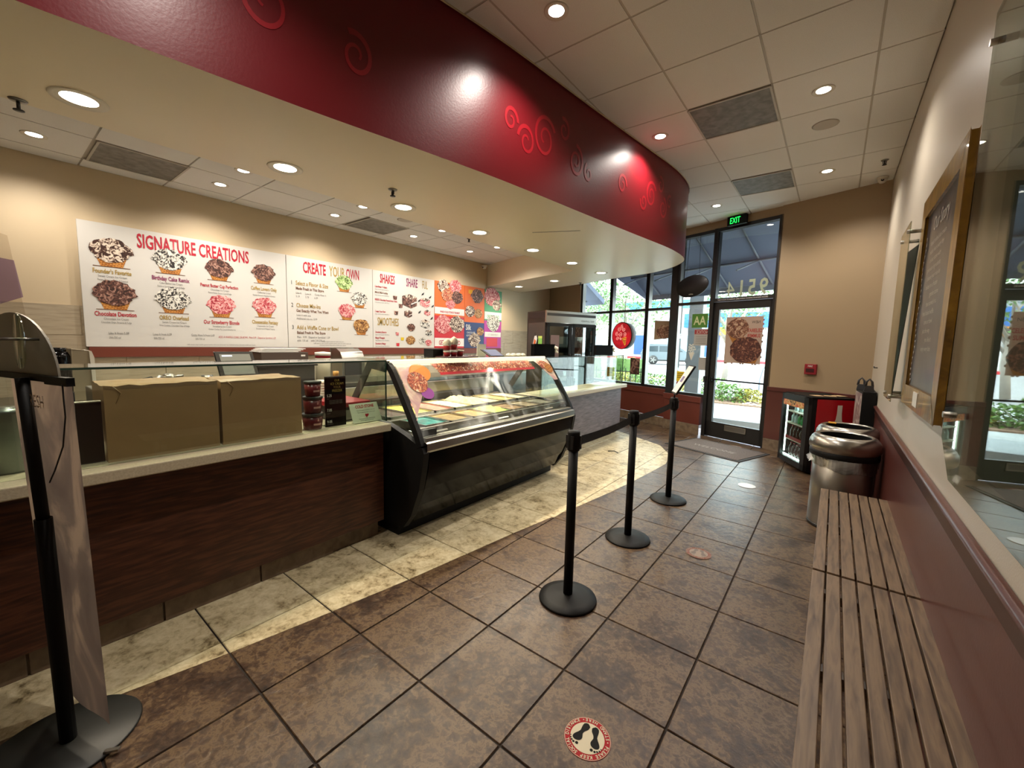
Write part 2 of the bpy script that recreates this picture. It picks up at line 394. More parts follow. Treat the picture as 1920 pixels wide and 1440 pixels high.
# ---------------- walls ----------------
wr = struct(MB().box(.38, .56, -2.6, 6.72, 0, 3.6).build('wall_right', M_wallr))
MB().box(.372, .385, -2.6, 6.66, .0, .86).build('wainscot', M_maroon, wr)
MB().sweep([(0, .84), (.012, .845), (.014, .90), (.022, .905), (.026, .917), (.022, .929), (0, .931)], [(.378, -2.6), (.378, 6.66)], 0, True).build('chair_rail', M_maroon, wr)
wl = struct(MB().box(-5.9, -5.7, -2.6, 9.0, 0, 3.6).build('wall_left', M_wall))
proto = None
for r, z0 in enumerate((.90, 1.18, 1.46)):
    for k in range(-2, 15):
        y0 = k*.61+(.3 if r % 2 else 0)
        if y0+.6 > 8.75: continue
        if proto is None:
            proto = MB().box(-5.702, -5.69, 0, .604, 0, .276).build('backsplash_tile', M_bsp, wl)
            proto.location = (0, y0, z0)
        else:
            o = proto.copy(); COL.objects.link(o); o.location = (0, y0, z0)
struct(MB().box(-5.9, .56, -2.8, -2.6, 0, 3.6).build('wall_back', M_wall))
wd = struct(MB().box(UX(-.735), UX(.42), -.0, .14, 0, 3.6, fr=WF).box(UX(-5.9), UX(-4.66), .05, .2, 0, 3.6, fr=WF)
            .box(UX(-4.7), UX(-.7), .02, .2, 3.36, 3.6, fr=WF).build('wall_front', M_wallf))
b = MB().box(UX(-.735), UX(.39), -.012, .0, .17, .87, fr=WF); b.build('wainscot', M_maroon, wd)
MB().box(UX(-.735), UX(.39), -.022, .0, .87, .93, fr=WF).build('chair_rail', M_maroon, wd, bevel=.006)
MB().box(UX(-4.66), UX(-2.36), .06, .2, .17, .58, fr=WF).box(UX(-4.66), UX(-2.36), .045, .22, .58, .69, fr=WF).build('knee_wall', M_rust, wd, bevel=.004)
MB().box(UX(-2.36), UX(-1.70), -.03, .14, .165, .54, fr=WF).box(UX(-2.38), UX(-1.69), -.045, .16, .54, .64, fr=WF).build('knee_wall', M_rust, wd, bevel=.004)
bb = struct(MB().box(UX(-.735), UX(.39), -.004, .0, .0, .165, fr=WF).build('baseboard_front', M_kick))
for (xa, xb, o0) in ((-.735, -.36, -.014), (-.355, .0, -.014), (.005, .37, -.014), (-2.36, -2.12, -.032), (-2.115, -1.705, -.032), (-4.6, -4.2, .05), (-4.195, -3.74, .05), (-3.735, -3.28, .05), (-3.275, -2.82, .05), (-2.815, -2.365, .05)):
    MB().box(UX(xa), UX(xb), o0, o0+.02, 0, .162, fr=WF).build('base_tile', M_kick, bb, bevel=.003)
# ---------------- storefront ----------------
def bar(b, u0, u1, o0, o1, z0, z1): return b.box(u0, u1, o0, o1, z0, z1, fr=WF)
xs = [-4.66, -3.80, -2.93, -2.36]
for k in range(3):
    ua, ub = UX(xs[k]), UX(xs[k+1]); b = MB()
    bar(b, ua-.03, ua+.03, .08, .19, .69, 3.36); bar(b, ub-.03, ub+.03, .08, .19, .69, 3.36)
    for z in (.69, 2.135, 3.30): bar(b, ua, ub, .085, .185, z, z+.045)
    w = struct(b.build('window_%d' % (k+1), M_bframe))
    bar(MB(), ua+.03, ub-.03, .130, .136, .735, 2.135).build('pane', M_glass, w)
    bar(MB(), ua+.03, ub-.03, .130, .136, 2.18, 3.30).build('pane', M_glass, w)
    bar(MB(), ua+.03, ua+.045, .09, .18, .735, 3.30).build('frame_lip', M_steel2, w)
b = MB(); ua, ub = UX(-2.36), UX(-1.645)
bar(b, ua-.02, ua+.12, .0, .17, 0.64, 3.36); bar(b, ub-.03, ub+.03, .0, .12, 0, 3.36)
for z in (.64, 2.185, 3.31): bar(b, ua, ub, .01, .12, z, z+.045)
w4 = struct(b.build('window_4', M_bframe))
bar(MB(), ua+.1, ub-.03, .06, .066, .685, 2.185).build('pane', M_glass, w4); bar(MB(), ua+.1, ub-.03, .06, .066, 2.23, 3.31).build('pane', M_glass, w4)
bar(MB(), ua+.12, ua+.14, .02, .1, .685, 3.31).build('frame_lip', M_steel2, w4)
b = MB(); ud, ue = UX(-1.645), UX(-.745)
bar(b, ud, ue, .01, .12, 2.205, 2.26); bar(b, ud, ue, .01, .12, 3.31, 3.36); bar(b, ue-.02, ue+.03, .0, .12, 0, 3.36)
bar(b, ud+.03, ud+.045, .02, .1, 2.26, 3.31)
w5 = struct(b.build('window_5', M_bframe)); bar(MB(), ud+.03, ue-.02, .06, .066, 2.26, 3.31).build('pane', M_glass, w5)
text('THIS DOOR TO REMAIN UNLOCKED DURING BUSINESS HOURS', WF((ud+ue)/2, .008, 2.222), EU, Z, .028, M_white, w5, .95)
b = MB(); u0, u1 = ud+.03, ue-.02
bar(b, u0, u0+.095, .03, .08, 0.01, 2.2); bar(b, u1-.05, u1, .03, .08, .01, 2.2); bar(b, u0, u1, .03, .08, .01, .26); bar(b, u0, u1, .03, .08, 2.08, 2.2)
dr = struct(b.build('door_1', M_bframe, bevel=.004))
bar(MB(), u0+.09, u1-.05, .052, .058, .26, 2.08).build('pane', M_glass, dr)
MB().tube([WF(u0+.03, .0, .96), WF(u1-.03, .0, .955)], .012, 8).box(u0+.02, u0+.07, -.01, .03, .93, .99, fr=WF).build('push_bar', M_black, dr)
bar(MB(), u0-.07, u0-.03, -.02, .03, .9, 1.0).build('lock_housing', M_dark, dr)
b = MB(); us0, us1 = UX(-1.31), UX(-.99)
bar(b, us0, us1, .018, .03, .15, .165); bar(b, us0, us1, .018, .03, .225, .24); bar(b, us0, us0+.018, .018, .03, .15, .24); bar(b, us1-.018, us1, .018, .03, .15, .24)
b.build('mail_slot_frame', M_steel, dr); bar(MB(), us0+.018, us1-.018, .022, .03, .165, .225).build('mail_slot_flap', M_steel2, dr)
# address numbers, read from outside
for ch, x in (('9', -.93), ('5', -1.09), ('1', -1.24), ('4', -1.40)):
    text(ch, WF(UX(x), .068, 2.285), -EU, Z, .33, plain('vinyl_tan', '#c9c0ac', .6), w5, .8, bold=0 if ch == '4' else .006, name='address_number')
# ---------------- ceilings ----------------
ce = struct(MB().box(-6.0, .6, -2.7, 9.2, 3.49, 3.62).build('ceiling', M_grid))
def ctile(x0, x1, y0, y1, z, cache={}):
    q = [(x0, y0), (x1, y0), (x1, y1), (x0, y1)]
    c = clip(q, .34, 1, 7.2+.34*-1.2+.02)
    c = clip(c, 1, 0, .379) if c else c
    if len(c) < 3 or area(c) < .01: return
    g = .007; cx = sum(p[0] for p in c)/len(c); cy = sum(p[1] for p in c)/len(c)
    f = [(p[0]-math.copysign(g, p[0]-cx), p[1]-math.copysign(g, p[1]-cy)) for p in c]
    isfull = len(c) == 4 and abs(area(c)-(x1-x0)*(y1-y0)) < 1e-4; key = (round(x1-x0, 3), round(y1-y0, 3))
    if isfull and key in cache:
        o = cache[key].copy(); COL.objects.link(o); o.location = (cx, cy, z); return
    b = MB(); n = len(f)
    b.poly([(p[0]-cx, p[1]-cy, 0) for p in reversed(f)])
    for i in range(n):
        j = (i+1) % n; b.poly([(f[i][0]-cx, f[i][1]-cy, 0), (f[j][0]-cx, f[j][1]-cy, 0), (f[j][0]-cx, f[j][1]-cy, .02), (f[i][0]-cx, f[i][1]-cy, .02)])
    o = b.build('ceiling_tile', M_ceil, ce); o.location = (cx, cy, z)
    if isfull: cache[key] = o
XL = [-2.97, -2.36, -1.76, -1.15, -.54, .07, .68]; YL = [3.19+.6185*k for k in range(-9, 8)]
VENTS = [(-.855, 4.135), (-.855, 6.0)]
for i in range(len(XL)-1):
    for j in range(len(YL)-1):
        cx, cy = (XL[i]+XL[i+1])/2, (YL[j]+YL[j+1])/2
        if XL[i+1] < edge_x(cy)-.5 and cy < 6.2: continue
        if any(abs(cx-a) < .2 and abs(cy-b_) < .2 for a, b_ in VENTS): continue
        ctile(XL[i], XL[i+1], YL[j], YL[j+1], 3.475)
# main tees (white metal grid faces between tiles)
b = MB()
for x in XL[1:-1]: b.box(x-.006, x+.006, -2.6, 7.0, 3.477, 3.49)
for y in YL: b.box(-2.9, .38, y-.006, y+.006, 3.477, 3.49)
b.build('ceiling_grid', M_grid, ce)
# inner ceiling over the work area
ci = MB().box(-5.7, -3.2, -2.6, 7.3, 3.045, 3.1).build('inner_ceiling_slab', M_grid, ce)
XI = [-5.7, -5.45, -4.83, -4.21, -3.59, -3.15]; YI = [.67+.617*k for k in range(-5, 11)]
VI = [(-5.14, 1.0), (-5.14, 3.46)]
for i in range(len(XI)-1):
    for j in range(len(YI)-1):
        cx, cy = (XI[i]+XI[i+1])/2, (YI[j]+YI[j+1])/2
        if any(abs(cx-a) < .2 and abs(cy-b_) < .2 for a, b_ in VI): continue
        ctile(XI[i], XI[i+1], YI[j], YI[j+1], 3.03)
# soffit: cream underside, red outer fascia
OUT = [(-2.62, -2.6), (-2.42, -.6), (-2.28, .15), (-2.14, 1.03), (-2.02, 1.65), (-1.905, 2.32), (-1.79, 3.31), (-1.68, 4.2), (-1.60, 4.85), (-1.585, 5.2), (-1.60, 5.5), (-1.66, 5.75), (-1.77, 5.95), (-1.93, 6.15), (-2.17, 6.36), (-2.45, 6.51), (-3.11, 6.72), (-3.9, 7.04), (-4.76, 7.31), (-5.7, 7.60)]
def smooth(P, n=4):
    out = []
    for i in range(len(P)-1):
        p0 = P[max(i-1, 0)]; p1 = P[i]; p2 = P[i+1]; p3 = P[min(i+2, len(P)-1)]
        for k in range(n):
            t = k/n
            out.append(tuple(.5*((2*p1[c])+(-p0[c]+p2[c])*t+(2*p0[c]-5*p1[c]+4*p2[c]-p3[c])*t*t+(-p0[c]+3*p1[c]-3*p2[c]+p3[c])*t**3) for c in (0, 1)))
    return out+[P[-1]]
OS = smooth(OUT)
under = OS+[(-5.7, 6.44), (-3.28, 5.69), (-3.25, 5.3), (-3.25, -2.6)]
b = MB().prism([(x, y, 2.6) for x, y in under], (0, 0, .04))
b.poly([(-3.25, -2.6, 2.6), (-3.25, 5.69, 2.6), (-3.25, 5.69, 3.06), (-3.25, -2.6, 3.06)])
b.poly([(-3.25, 5.69, 2.6), (-5.7, 6.44, 2.6), (-5.7, 6.44, 3.06), (-3.25, 5.69, 3.06)])
b.build('soffit', M_soff, ce)
fa = MB().sweep([(-.002, 2.598), (-.002, 3.476)], OS, 0, True).build('fascia', M_sofred, ce)
MB().sweep([(-.014, 3.462), (-.014, 3.478), (.0, 3.478)], OS, 0, True).build('fascia_trim', M_wall, ce)
MB().prism([(-2.52, 3.52, 2.599), (-2.08, 3.72, 2.599), (-2.085, 3.733, 2.599), (-2.525, 3.533, 2.599)], (0, 0, -.001)).build('access_seam', M_grey, ce)
# scroll pattern printed on the fascia
LEN = [0]
for a, c in zip(OS, OS[1:]): LEN.append(LEN[-1]+math.dist(a, c))
def FP(s, z, off=.004):
    for i in range(len(OS)-1):
        if s <= LEN[i+1]:
            t = (s-LEN[i])/(LEN[i+1]-LEN[i]); p = Vector(OS[i]).lerp(Vector(OS[i+1]), t); d = (Vector(OS[i+1])-Vector(OS[i])).normalized()
            return (p.x+d.y*off, p.y-d.x*off, z)
    return (*OS[-1], z)
def s_at_y(y):
    for i in range(len(OS)-1):
        if OS[i+1][1] >= y: return LEN[i]+(LEN[i+1]-LEN[i])*(y-OS[i][1])/(OS[i+1][1]-OS[i][1])
def spiral(s0, z0, r, turns, d=1, a0=0, w=.012):
    n = int(26*turns); b = MB(); P = []
    for k in range(n+1):
        t = k/n; th = a0+d*turns*2*PI*t; rr = r*(1-.78*t); P.append((rr*math.cos(th), rr*math.sin(th), w*(1-.5*t)))
    for (x, y, w0), (x2, y2, w1) in zip(P, P[1:]):
        l1 = math.hypot(x, y) or 1; l2 = math.hypot(x2, y2) or 1
        b.poly([FP(s0+x*(1-w0/l1), z0+1.25*y*(1-w0/l1)), FP(s0+x*(1+w0/l1), z0+1.25*y*(1+w0/l1)), FP(s0+x2*(1+w1/l2), z0+1.25*y2*(1+w1/l2)), FP(s0+x2*(1-w1/l2), z0+1.25*y2*(1-w1/l2))])
    b.build('painted_scroll', M_sofred2, ce)
for (yc, zc, r, t, d, a) in ((2.72, 3.02, .13, 1.6, 1, .5), (2.95, 3.16, .07, 1.3, -1, 2), (3.12, 2.98, .10, 1.6, -1, 1.6), (2.52, 2.93, .09, 1.4, -1, 3), (2.36, 3.02, .07, 1.3, 1, 0), (3.3, 2.94, .06, 1.2, 1, 2),
                             (4.42, 3.05, .11, 1.6, 1, .5), (4.62, 3.2, .07, 1.3, -1, 2), (4.70, 2.98, .09, 1.5, -1, 1.5), (4.27, 2.95, .07, 1.3, 1, 3), (4.85, 3.08, .06, 1.2, 1, 1), (3.85, 3.0, .08, 1.3, 1, 0), (.9, 3.0, .12, 1.5, 1, 1), (1.3, 2.95, .09, 1.4, -1, 2)):
    spiral(s_at_y(yc), zc, r, t, d, a)
# ---------------- ceiling fixtures ----------------
def spot(o, x, y, z, pw, col, ang=150, r=.05, name='lamp_light'):
    ld = bpy.data.lights.new(name, 'SPOT'); ld.energy = pw; ld.color = col; ld.spot_size = math.radians(ang); ld.spot_blend = .75; ld.shadow_soft_size = r
    l = bpy.data.objects.new(name, ld); COL.objects.link(l); l.parent = o; l.location = Vector((x, y, z))-ORG.get(o.name, Vector())
    return l
def recessed(x, y, z, r, pw, col, lab, grp, mat, ang=150):
    t = thing('recessed_light', (x, y, z), lab, 'ceiling light', grp)
    MB().lathe([(r*1.0, -.001), (r*1.22, -.006), (r*1.25, -.001), (r*1.25, .002)], (x, y, z), 28).build('trim_ring', M_wpl, t)
    MB().lathe([(r*1.0, .003), (r*.98, .0), (r*.6, -.002), (0.0001, -.003)], (x, y, z), 28).build('diffuser', mat, t)
    spot(t, x, y, z-.03, pw, col, ang, r*.6)
    return t
ordn = ['first', 'second', 'third', 'fourth', 'fifth', 'sixth', 'seventh']
for k, (x, y) in enumerate([(-2.96, .37), (-2.97, 1.32), (-2.98, 2.28), (-2.985, 3.24), (-2.99, 4.20), (-2.99, 5.15), (-3.0, 6.08)]):
    recessed(x, y, 2.6, .085, P_BIG, WARM, 'wide round downlight in the curved soffit, %s of the long row from the left' % ordn[k], 'round downlights in the curved soffit', M_lamp)
recessed(-4.1, 6.45, 2.6, .085, P_BIG*.6, WARM, 'round downlight at the far end of the soffit, nearer the window', 'round downlights in the curved soffit', M_lamp)
recessed(-5.15, 6.78, 2.6, .085, P_BIG*.6, WARM, 'round downlight at the far end of the soffit, nearest the menu wall', 'round downlights in the curved soffit', M_lamp)
for k, y in enumerate((.37, 1.63, 2.87, 4.11, 5.33)):
    recessed(-5.13, y, 3.03, .06, P_SMALL, MID, 'small bright downlight nearest the menu wall, %s in its row from the left' % ordn[k], 'small downlights behind the soffit', M_lampw)
for k, y in enumerate((1.63, 2.88, 4.13, 5.34)):
    recessed(-4.52, y, 3.03, .06, P_SMALL, MID, 'small bright downlight beside the soffit edge, %s in its row from the left' % ordn[k], 'small downlights behind the soffit', M_lampw)
for (x, y, lab) in ((-1.487, 2.264, 'small bright downlight at the top of the picture beside the red fascia'), (-1.483, 4.131, 'small downlight close to the red fascia, left of the large grey vent'), (-1.49, 6.55, 'small downlight just in front of the green exit sign'),
                    (-.233, 4.127, 'bright downlight right of the large grey vent'), (-.233, 5.97, 'bright downlight right of the smaller far vent'), (-1.487, .4, 'small downlight by the red fascia just above the frame')):
    recessed(x, y, 3.475, .06, P_LOBBY, MID, lab, 'downlights in the lobby ceiling', M_lampw, 140)
def vent(x, y, z, lab, w=.30):
    t = thing('ceiling_vent', (x, y, z), lab, 'air vent', 'grey ceiling vents')
    b = MB().box(x-w, x+w, y-w, y+w, z-.001, z+.012); b.build('grille_panel', M_vent, t)
    b = MB()
    for s in (-1, 1): b.box(x+s*w-.008, x+s*w+.008, y-w, y+w, z-.006, z+.004); b.box(x-w, x+w, y+s*w-.008, y+s*w+.008, z-.006, z+.004)
    b.build('edge_frame', M_grid, t)
vent(-.85, 4.135, 3.475, 'large square grey vent in the lobby ceiling, the nearer one'); vent(-.85, 6.0, 3.475, 'square grey vent in the lobby ceiling near the exit sign')
vent(-5.15, 1.0, 3.03, 'stained grey vent above the left menu board'); vent(-5.13, 3.49, 3.03, 'square grey vent above the middle menu boards')
def speaker_disc(x, y, z, lab):
    t = thing('ceiling_speaker', (x, y, z), lab, 'speaker')
    MB().lathe([(.0001, -.004), (.075, -.004), (.085, 0)], (x, y, z), 28).build('grille', plain('speaker_grille', '#958f86', .7), t); MB().lathe([(.085, -.005), (.1, -.001)], (x, y, z), 28).build('rim', M_grid, t)
speaker_disc(-.23, 4.75, 3.475, 'round grey ceiling speaker beyond the bright lobby downlight'); speaker_disc(-4.54, 3.5, 3.03, 'round grey ceiling speaker beside the vent over the counter')
def sprinkler(x, y, z, lab):
    t = thing('fire_sprinkler', (x, y, z), lab, 'sprinkler')
    MB().lathe([(.034, 0), (.03, -.006), (.012, -.008)], (x, y, z), 16).build('escutcheon', M_steel2, t)
    MB().lathe([(.007, -.006), (.007, -.04)], (x, y, z), 8).tube([(x-.014, y, z-.012), (x-.014, y, z-.034), (x, y, z-.045), (x+.014, y, z-.034), (x+.014, y, z-.012)], .003, 6).build('body', M_dark, t)
    MB().lathe([(.0001, -.045), (.02, -.046), (.02, -.05), (.0001, -.051)], (x, y, z), 12).build('deflector', M_dark, t)
sprinkler(-3.22, .19, 2.6, 'dark sprinkler head in the soffit at the left picture edge'); sprinkler(-2.7, 1.97, 2.6, 'dark sprinkler head in the soffit between two wide downlights')
sprinkler(-3.79, 6.86, 2.6, 'sprinkler head in the soffit nearest the window'); sprinkler(.25, 5.96, 3.475, 'sprinkler head in the lobby ceiling by the right wall'); sprinkler(-4.51, 4.66, 3.03, 'sprinkler head hanging from the tiled ceiling over the counter')
def dome(x, y, z, lab, wall=False):
    t = thing('security_camera', (x, y, z), lab, 'camera')
    MB().lathe([(.055, 0), (.05, -.02), (.0001, -.02)], (x, y, z), 20).build('mount', M_wpl, t)
    MB().lathe([(.045, -.02), (.04, -.045), (.025, -.062), (.0001, -.068)], (x, y, z), 20).build('dome_lens', M_wpl, t)
    MB().lathe([(.015, -.004), (.0001, -.006)], (x-.0, y-.045, z-.04), 12, fr=lambda a, c, d: (a, y-.045-(d-(z-.04)), z-.04+(c-(y-.045)))).build('lens', M_black, t)
dome(.27, 6.52, 3.474, 'white dome security camera in the ceiling corner by the right wall'); dome(-5.62, 6.25, 2.98, 'small security camera in the corner above the orange posters')
# exit sign
t = thing('exit_sign', tuple(WF(UX(-1.305), -.1, 3.4)), 'dark exit sign with green letters above the door', 'exit sign')
MB().box(UX(-1.44), UX(-1.17), -.09, -.03, 3.335, 3.468, fr=WF).build('housing', M_black, t, bevel=.004)
MB().box(UX(-1.36), UX(-1.26), -.03, .0, 3.38, 3.44, fr=WF).build('mount', M_black, t)
text('EXIT', WF(UX(-1.325), -.093, 3.358), EU, Z, .125, M_exitg, t, .62, bold=.0, name='exit_lettering')
# fire alarm pull on front wall
t = thing('fire_alarm', tuple(WF(UX(-.23), 0, 1.21)), 'small red fire alarm box on the cream wall above the drinks fridge', 'fire alarm')
MB().box(UX(-.296), UX(-.166), -.045, .0, 1.145, 1.285, fr=WF).build('housing', plain('alarm_red', '#8c1a26', .4), t, bevel=.006)
MB().box(UX(-.275), UX(-.187), -.052, -.045, 1.18, 1.225, fr=WF).build('handle', plain('alarm_dark', '#3a0a10', .4), t)
text('FIRE', WF(UX(-.231), -.047, 1.245), EU, Z, .035, M_white, t, .9)
# ---------------- menu boards on the left wall ----------------
MX = -5.66; MY = Vector((0, 1, 0))
def mp(y, z, d=0): return (MX+d, y, z)
def board(y0, y1, z0, z1, lab, mat=None, name='menu_board', cat='menu board', grp=None):
    t = thing(name, (MX, (y0+y1)/2, z0), lab, cat, grp)
    MB().box(MX-.03, MX, y0+.004, y1-.004, z0, z1).build('panel', mat or plain('board_white', '#d4cfc6', .5), t); return t
def mt(t, s, y, z, size, mat, xs=.8, al='CENTER', bold=0, nm='lettering'): text(s, mp(y, z, .003), MY, Z, size, mat, t, xs, al, bold, name=nm)
SN = [0]
def sundae(t, y, z, w, mat, cone=True, line=True, h=None):
    SN[0] += 1; lay = .004+.0005*(SN[0] % 7)
    b = MB(); n = 40; h = h or w*.86; r0 = random.Random(int(y*1000+z*100))
    if cone: b.poly([mp(y-w*.42, z+h*.15, .002), mp(y-w*.25, z-h*.42, .002), mp(y+w*.25, z-h*.42, .002), mp(y+w*.42, z+h*.15, .002)], 1)
    pts = []
    for k in range(n):
        th = 2*PI*k/n; rr = 1+r0.uniform(-.07, .07)
        pts.append(mp(y+w*.5*rr*math.cos(th)*(1 if math.sin(th) > -.1 else .85), z+h*.08+h*(.50 if math.sin(th) > 0 else .36)*rr*math.sin(th), lay))
    b.poly(pts, 0)
    if line: b.poly([mp(y-w*.42, z-h*.44, .003), mp(y+w*.42, z-h*.44, .003), mp(y+w*.42, z-h*.42, .003), mp(y-w*.42, z-h*.42, .003)], 2)
    b.build('printed_sundae', [mat, M_waffle, M_brown], t)
Z0, Z1 = 1.35, 2.535
t = board(.62, 2.487, Z0, Z1, 'white menu board headed SIGNATURE CREATIONS with eight sundae pictures')
mt(t, 'SIGNATURE CREATIONS', 1.55, 2.355, .195, M_red, .475, bold=.004)
sun = [(.845, 2.245, .32, M_choc, "Founder's Favorite", M_gold), (1.30, 2.235, .30, M_van, 'Birthday Cake Remix', M_purp), (1.745, 2.215, .28, M_dchoc, 'Peanut Butter Cup Perfection', M_red), (2.215, 2.235, .27, M_dchoc, 'Coffee Lovers Only', M_gold),
       (.85, 1.835, .33, M_dchoc, 'Chocolate Devotion', M_red), (1.31, 1.825, .31, M_van, 'OREO Overload', M_gold), (1.75, 1.80, .29, M_straw, 'Our Strawberry Blonde', M_red), (2.215, 1.825, .28, M_straw, 'Cheesecake Fantasy', M_gold)]
sub = ['Sweet Cream Ice Cream', 'Cake Batter Ice Cream', 'Chocolate Ice Cream', 'Coffee Ice Cream', 'Chocolate Ice Cream', 'Sweet Cream Ice Cream', 'Strawberry Ice Cream', 'Cheesecake Ice Cream']
s2 = ['Pecans, Brownie, Fudge & Caramel', 'Rainbow Sprinkles, Brownie & Fudge', 'Peanut Butter, Reese\'s Cup & Fudge', 'Roasted Almonds, Heath Bar & Caramel', 'Chocolate Chips, Brownie & Fudge', 'Oreo Cookies, Chocolate Chips & Fudge', 'Graham Cracker Pie Crust & Strawberries', 'Strawberries & Whipped Topping']
for (y, z, w, m, nm, c), a, d in zip(sun, sub, s2):
    sundae(t, y, z, w, m); wd_ = .056 if len(nm) < 22 else .047
    mt(t, nm, y, z-.185, wd_*1.1, c, .60, bold=.0012); mt(t, a, y, z-.222, .030, M_grey, .7); mt(t, d, y, z-.255, .026, M_grey, .6)
for y, s_ in ((.86, 'Like It from 5.59'), (1.2, 'Love It from 6.09'), (1.56, 'Gotta Have It from 6.69')):
    mt(t, s_, y, 1.47, .036, M_grey, .62); mt(t, '250-750 cal', y-.03, 1.43, .03, M_grey, .62)
mt(t, 'ADD A WAFFLE CONE OR BOWL  Plain 0.99   Dipped or Sprinkled 1.29', 2.02, 1.455, .033, M_red, .62)
mt(t, '2,000 calories a day is used for general nutrition advice, but calorie needs vary. Additional nutrition information available upon request.', 1.75, 1.37, .018, M_grey, .7)
t = board(2.487, 3.75, Z0, Z1, 'white menu board headed CREATE YOUR OWN with three numbered steps')
text('CREATE', mp(2.70, 2.345, .003), MY, Z, .20, M_red, t, .44, 'LEFT', .005); text('YOUR', mp(3.065, 2.345, .003), MY, Z, .20, M_gold, t, .42, 'LEFT', .002); text('OWN', mp(3.315, 2.345, .003), MY, Z, .20, M_red, t, .40, 'LEFT', .003)
for k, (z, a, d, l1, l2) in enumerate(((2.17, 'Select a Flavor & Size', 'Made Fresh in This Store', 'Like It      Love It      Gotta Have It', '5.19         5.79         6.39'), (1.88, 'Choose Mix-Ins', 'Get Exactly What You Want', 'Love it with one', 'Additional mix-ins  0.99'), (1.59, 'Add a Waffle Cone or Bowl', 'Baked Fresh in This Store', 'Plain   0.99   Dipped or Sprinkled  1.29', 'adds 120 cal     adds 210-270 cal'))):
    mt(t, str(k+1), 2.55, z, .075, M_dgrey, .7); mt(t, a, 2.60, z, .078, M_gold, .66, 'LEFT', .001); mt(t, d, 2.60, z-.06, .052, M_brown, .72, 'LEFT', .001)
    mt(t, l1, 2.60, z-.115, .036, M_grey, .8, 'LEFT'); mt(t, l2, 2.60, z-.16, .036, M_grey, .8, 'LEFT')
for y, z, m in ((3.285, 2.27, M_mintp), (3.527, 2.06, M_van), (3.318, 1.87, M_straw), (3.548, 1.66, M_car)): sundae(t, y, z-.02, .27, m)
for k, s_ in enumerate(('Our ice cream is made fresh daily in this store.', '2,000 calories a day is used for general nutrition advice, but calorie needs vary.', 'Additional nutrition information available upon request.')): mt(t, s_, 3.1, 1.425-.026*k, .022, M_grey, .8)
t = board(3.75, 4.995, Z0, Z1, 'white menu board headed SHAKES and SMOOTHIES with cake pictures on its right')
mt(t, 'SHAKES', 4.02, 2.36, .19, M_red, .42, bold=.004); mt(t, 'SMOOTHIES', 4.03, 1.70, .175, M_gold, .42, bold=.002)
text('SHARE', mp(4.38, 2.36, .003), MY, Z, .19, M_purp, t, .42, 'LEFT', .003); text('FUL', mp(4.715, 2.36, .003), MY, Z, .19, M_gold, t, .38, 'LEFT', .001)
for z, s_, c in ((2.28, "Cake Batter 'N Shake", M_red), (2.19, 'Milk & OREO Cookies', M_brown), (2.08, "REESE'S Chocolate Peanut Butter Shake", M_red), (1.90, 'Create Your Own', M_red), (1.58, 'Strawberry Bananza', M_red), (1.49, 'Mango Pineapple', M_red), (1.40, 'Strawberry Mango', M_red)):
    mt(t, s_, 3.79, z, .042, c, .6, 'LEFT', .0008); mt(t, 'Sweet cream ice cream  520-1050 cal', 3.79, z-.035, .024, M_grey, .7, 'LEFT')
def cup(y, z, h, m1, m2):
    w = h*.36; MB().poly([mp(y-w*.8, z, .004), mp(y+w*.8, z, .004), mp(y+w, z+h*.55, .004), mp(y-w, z+h*.55, .004)], 0).poly([mp(y-w, z+h*.55, .004), mp(y+w, z+h*.55, .004), mp(y+w*.7, z+h*.8, .004), mp(y, z+h, .004), mp(y-w*.7, z+h*.8, .004)], 1).build('printed_cup', [m1, m2], t)
for y, z in ((4.16, 2.12), (4.27, 2.0), (4.18, 1.88)): cup(y, z, .11, M_dchoc, M_wpl)
cup(4.2, 1.55, .09, M_straw, M_wpl); cup(4.3, 1.47, .09, M_yel, M_wpl); cup(4.21, 1.375, .09, M_pred, M_wpl)
def cake(y, z, w, m):
    b = MB(); b.poly([mp(y-w/2, z, .004), mp(y+w*.1, z-w*.18, .004), mp(y+w*.1, z+w*.3, .004), mp(y-w/2, z+w*.45, .004)], 0).poly([mp(y+w*.1, z-w*.18, .004), mp(y+w/2, z, .004), mp(y+w/2, z+w*.45, .004), mp(y+w*.1, z+w*.3, .004)], 0)
    b.poly([mp(y-w/2, z+w*.45, .005), mp(y+w*.1, z+w*.3, .005), mp(y+w/2, z+w*.45, .005), mp(y, z+w*.6, .005)], 1)
    b.poly([mp(y+w*.1, z+w*.02, .006), mp(y+w/2, z+w*.18, .006), mp(y+w/2, z+w*.24, .006), mp(y+w*.1, z+w*.08, .006)], 2); b.build('printed_cake', [m, M_choc, M_white], t)
cake(4.45, 2.06, .30, M_dchoc); cake(4.42, 1.88, .16, M_dchoc); cake(4.78, 2.08, .22, M_straw); cake(4.78, 1.72, .2, M_van); cake(4.83, 1.93, .13, M_straw); cake(4.86, 1.58, .14, M_van)
sundae(t, 4.48, 1.67, .17, M_dchoc, False, False); sundae(t, 4.47, 1.45, .2, M_car, False, False); sundae(t, 4.72, 1.45, .16, M_van, False, False); sundae(t, 4.86, 1.42, .15, M_straw, False, False)
for y, z in ((4.7, 2.24), (4.86, 2.2), (4.62, 2.12), (4.92, 2.05), (4.63, 1.93), (4.9, 1.84)):
    MB().poly([mp(y, z, .004), mp(y+.05, z+.02, .004), mp(y+.06, z+.06, .004), mp(y+.01, z+.03, .004)]).build('printed_shaving', M_dgrey, t)
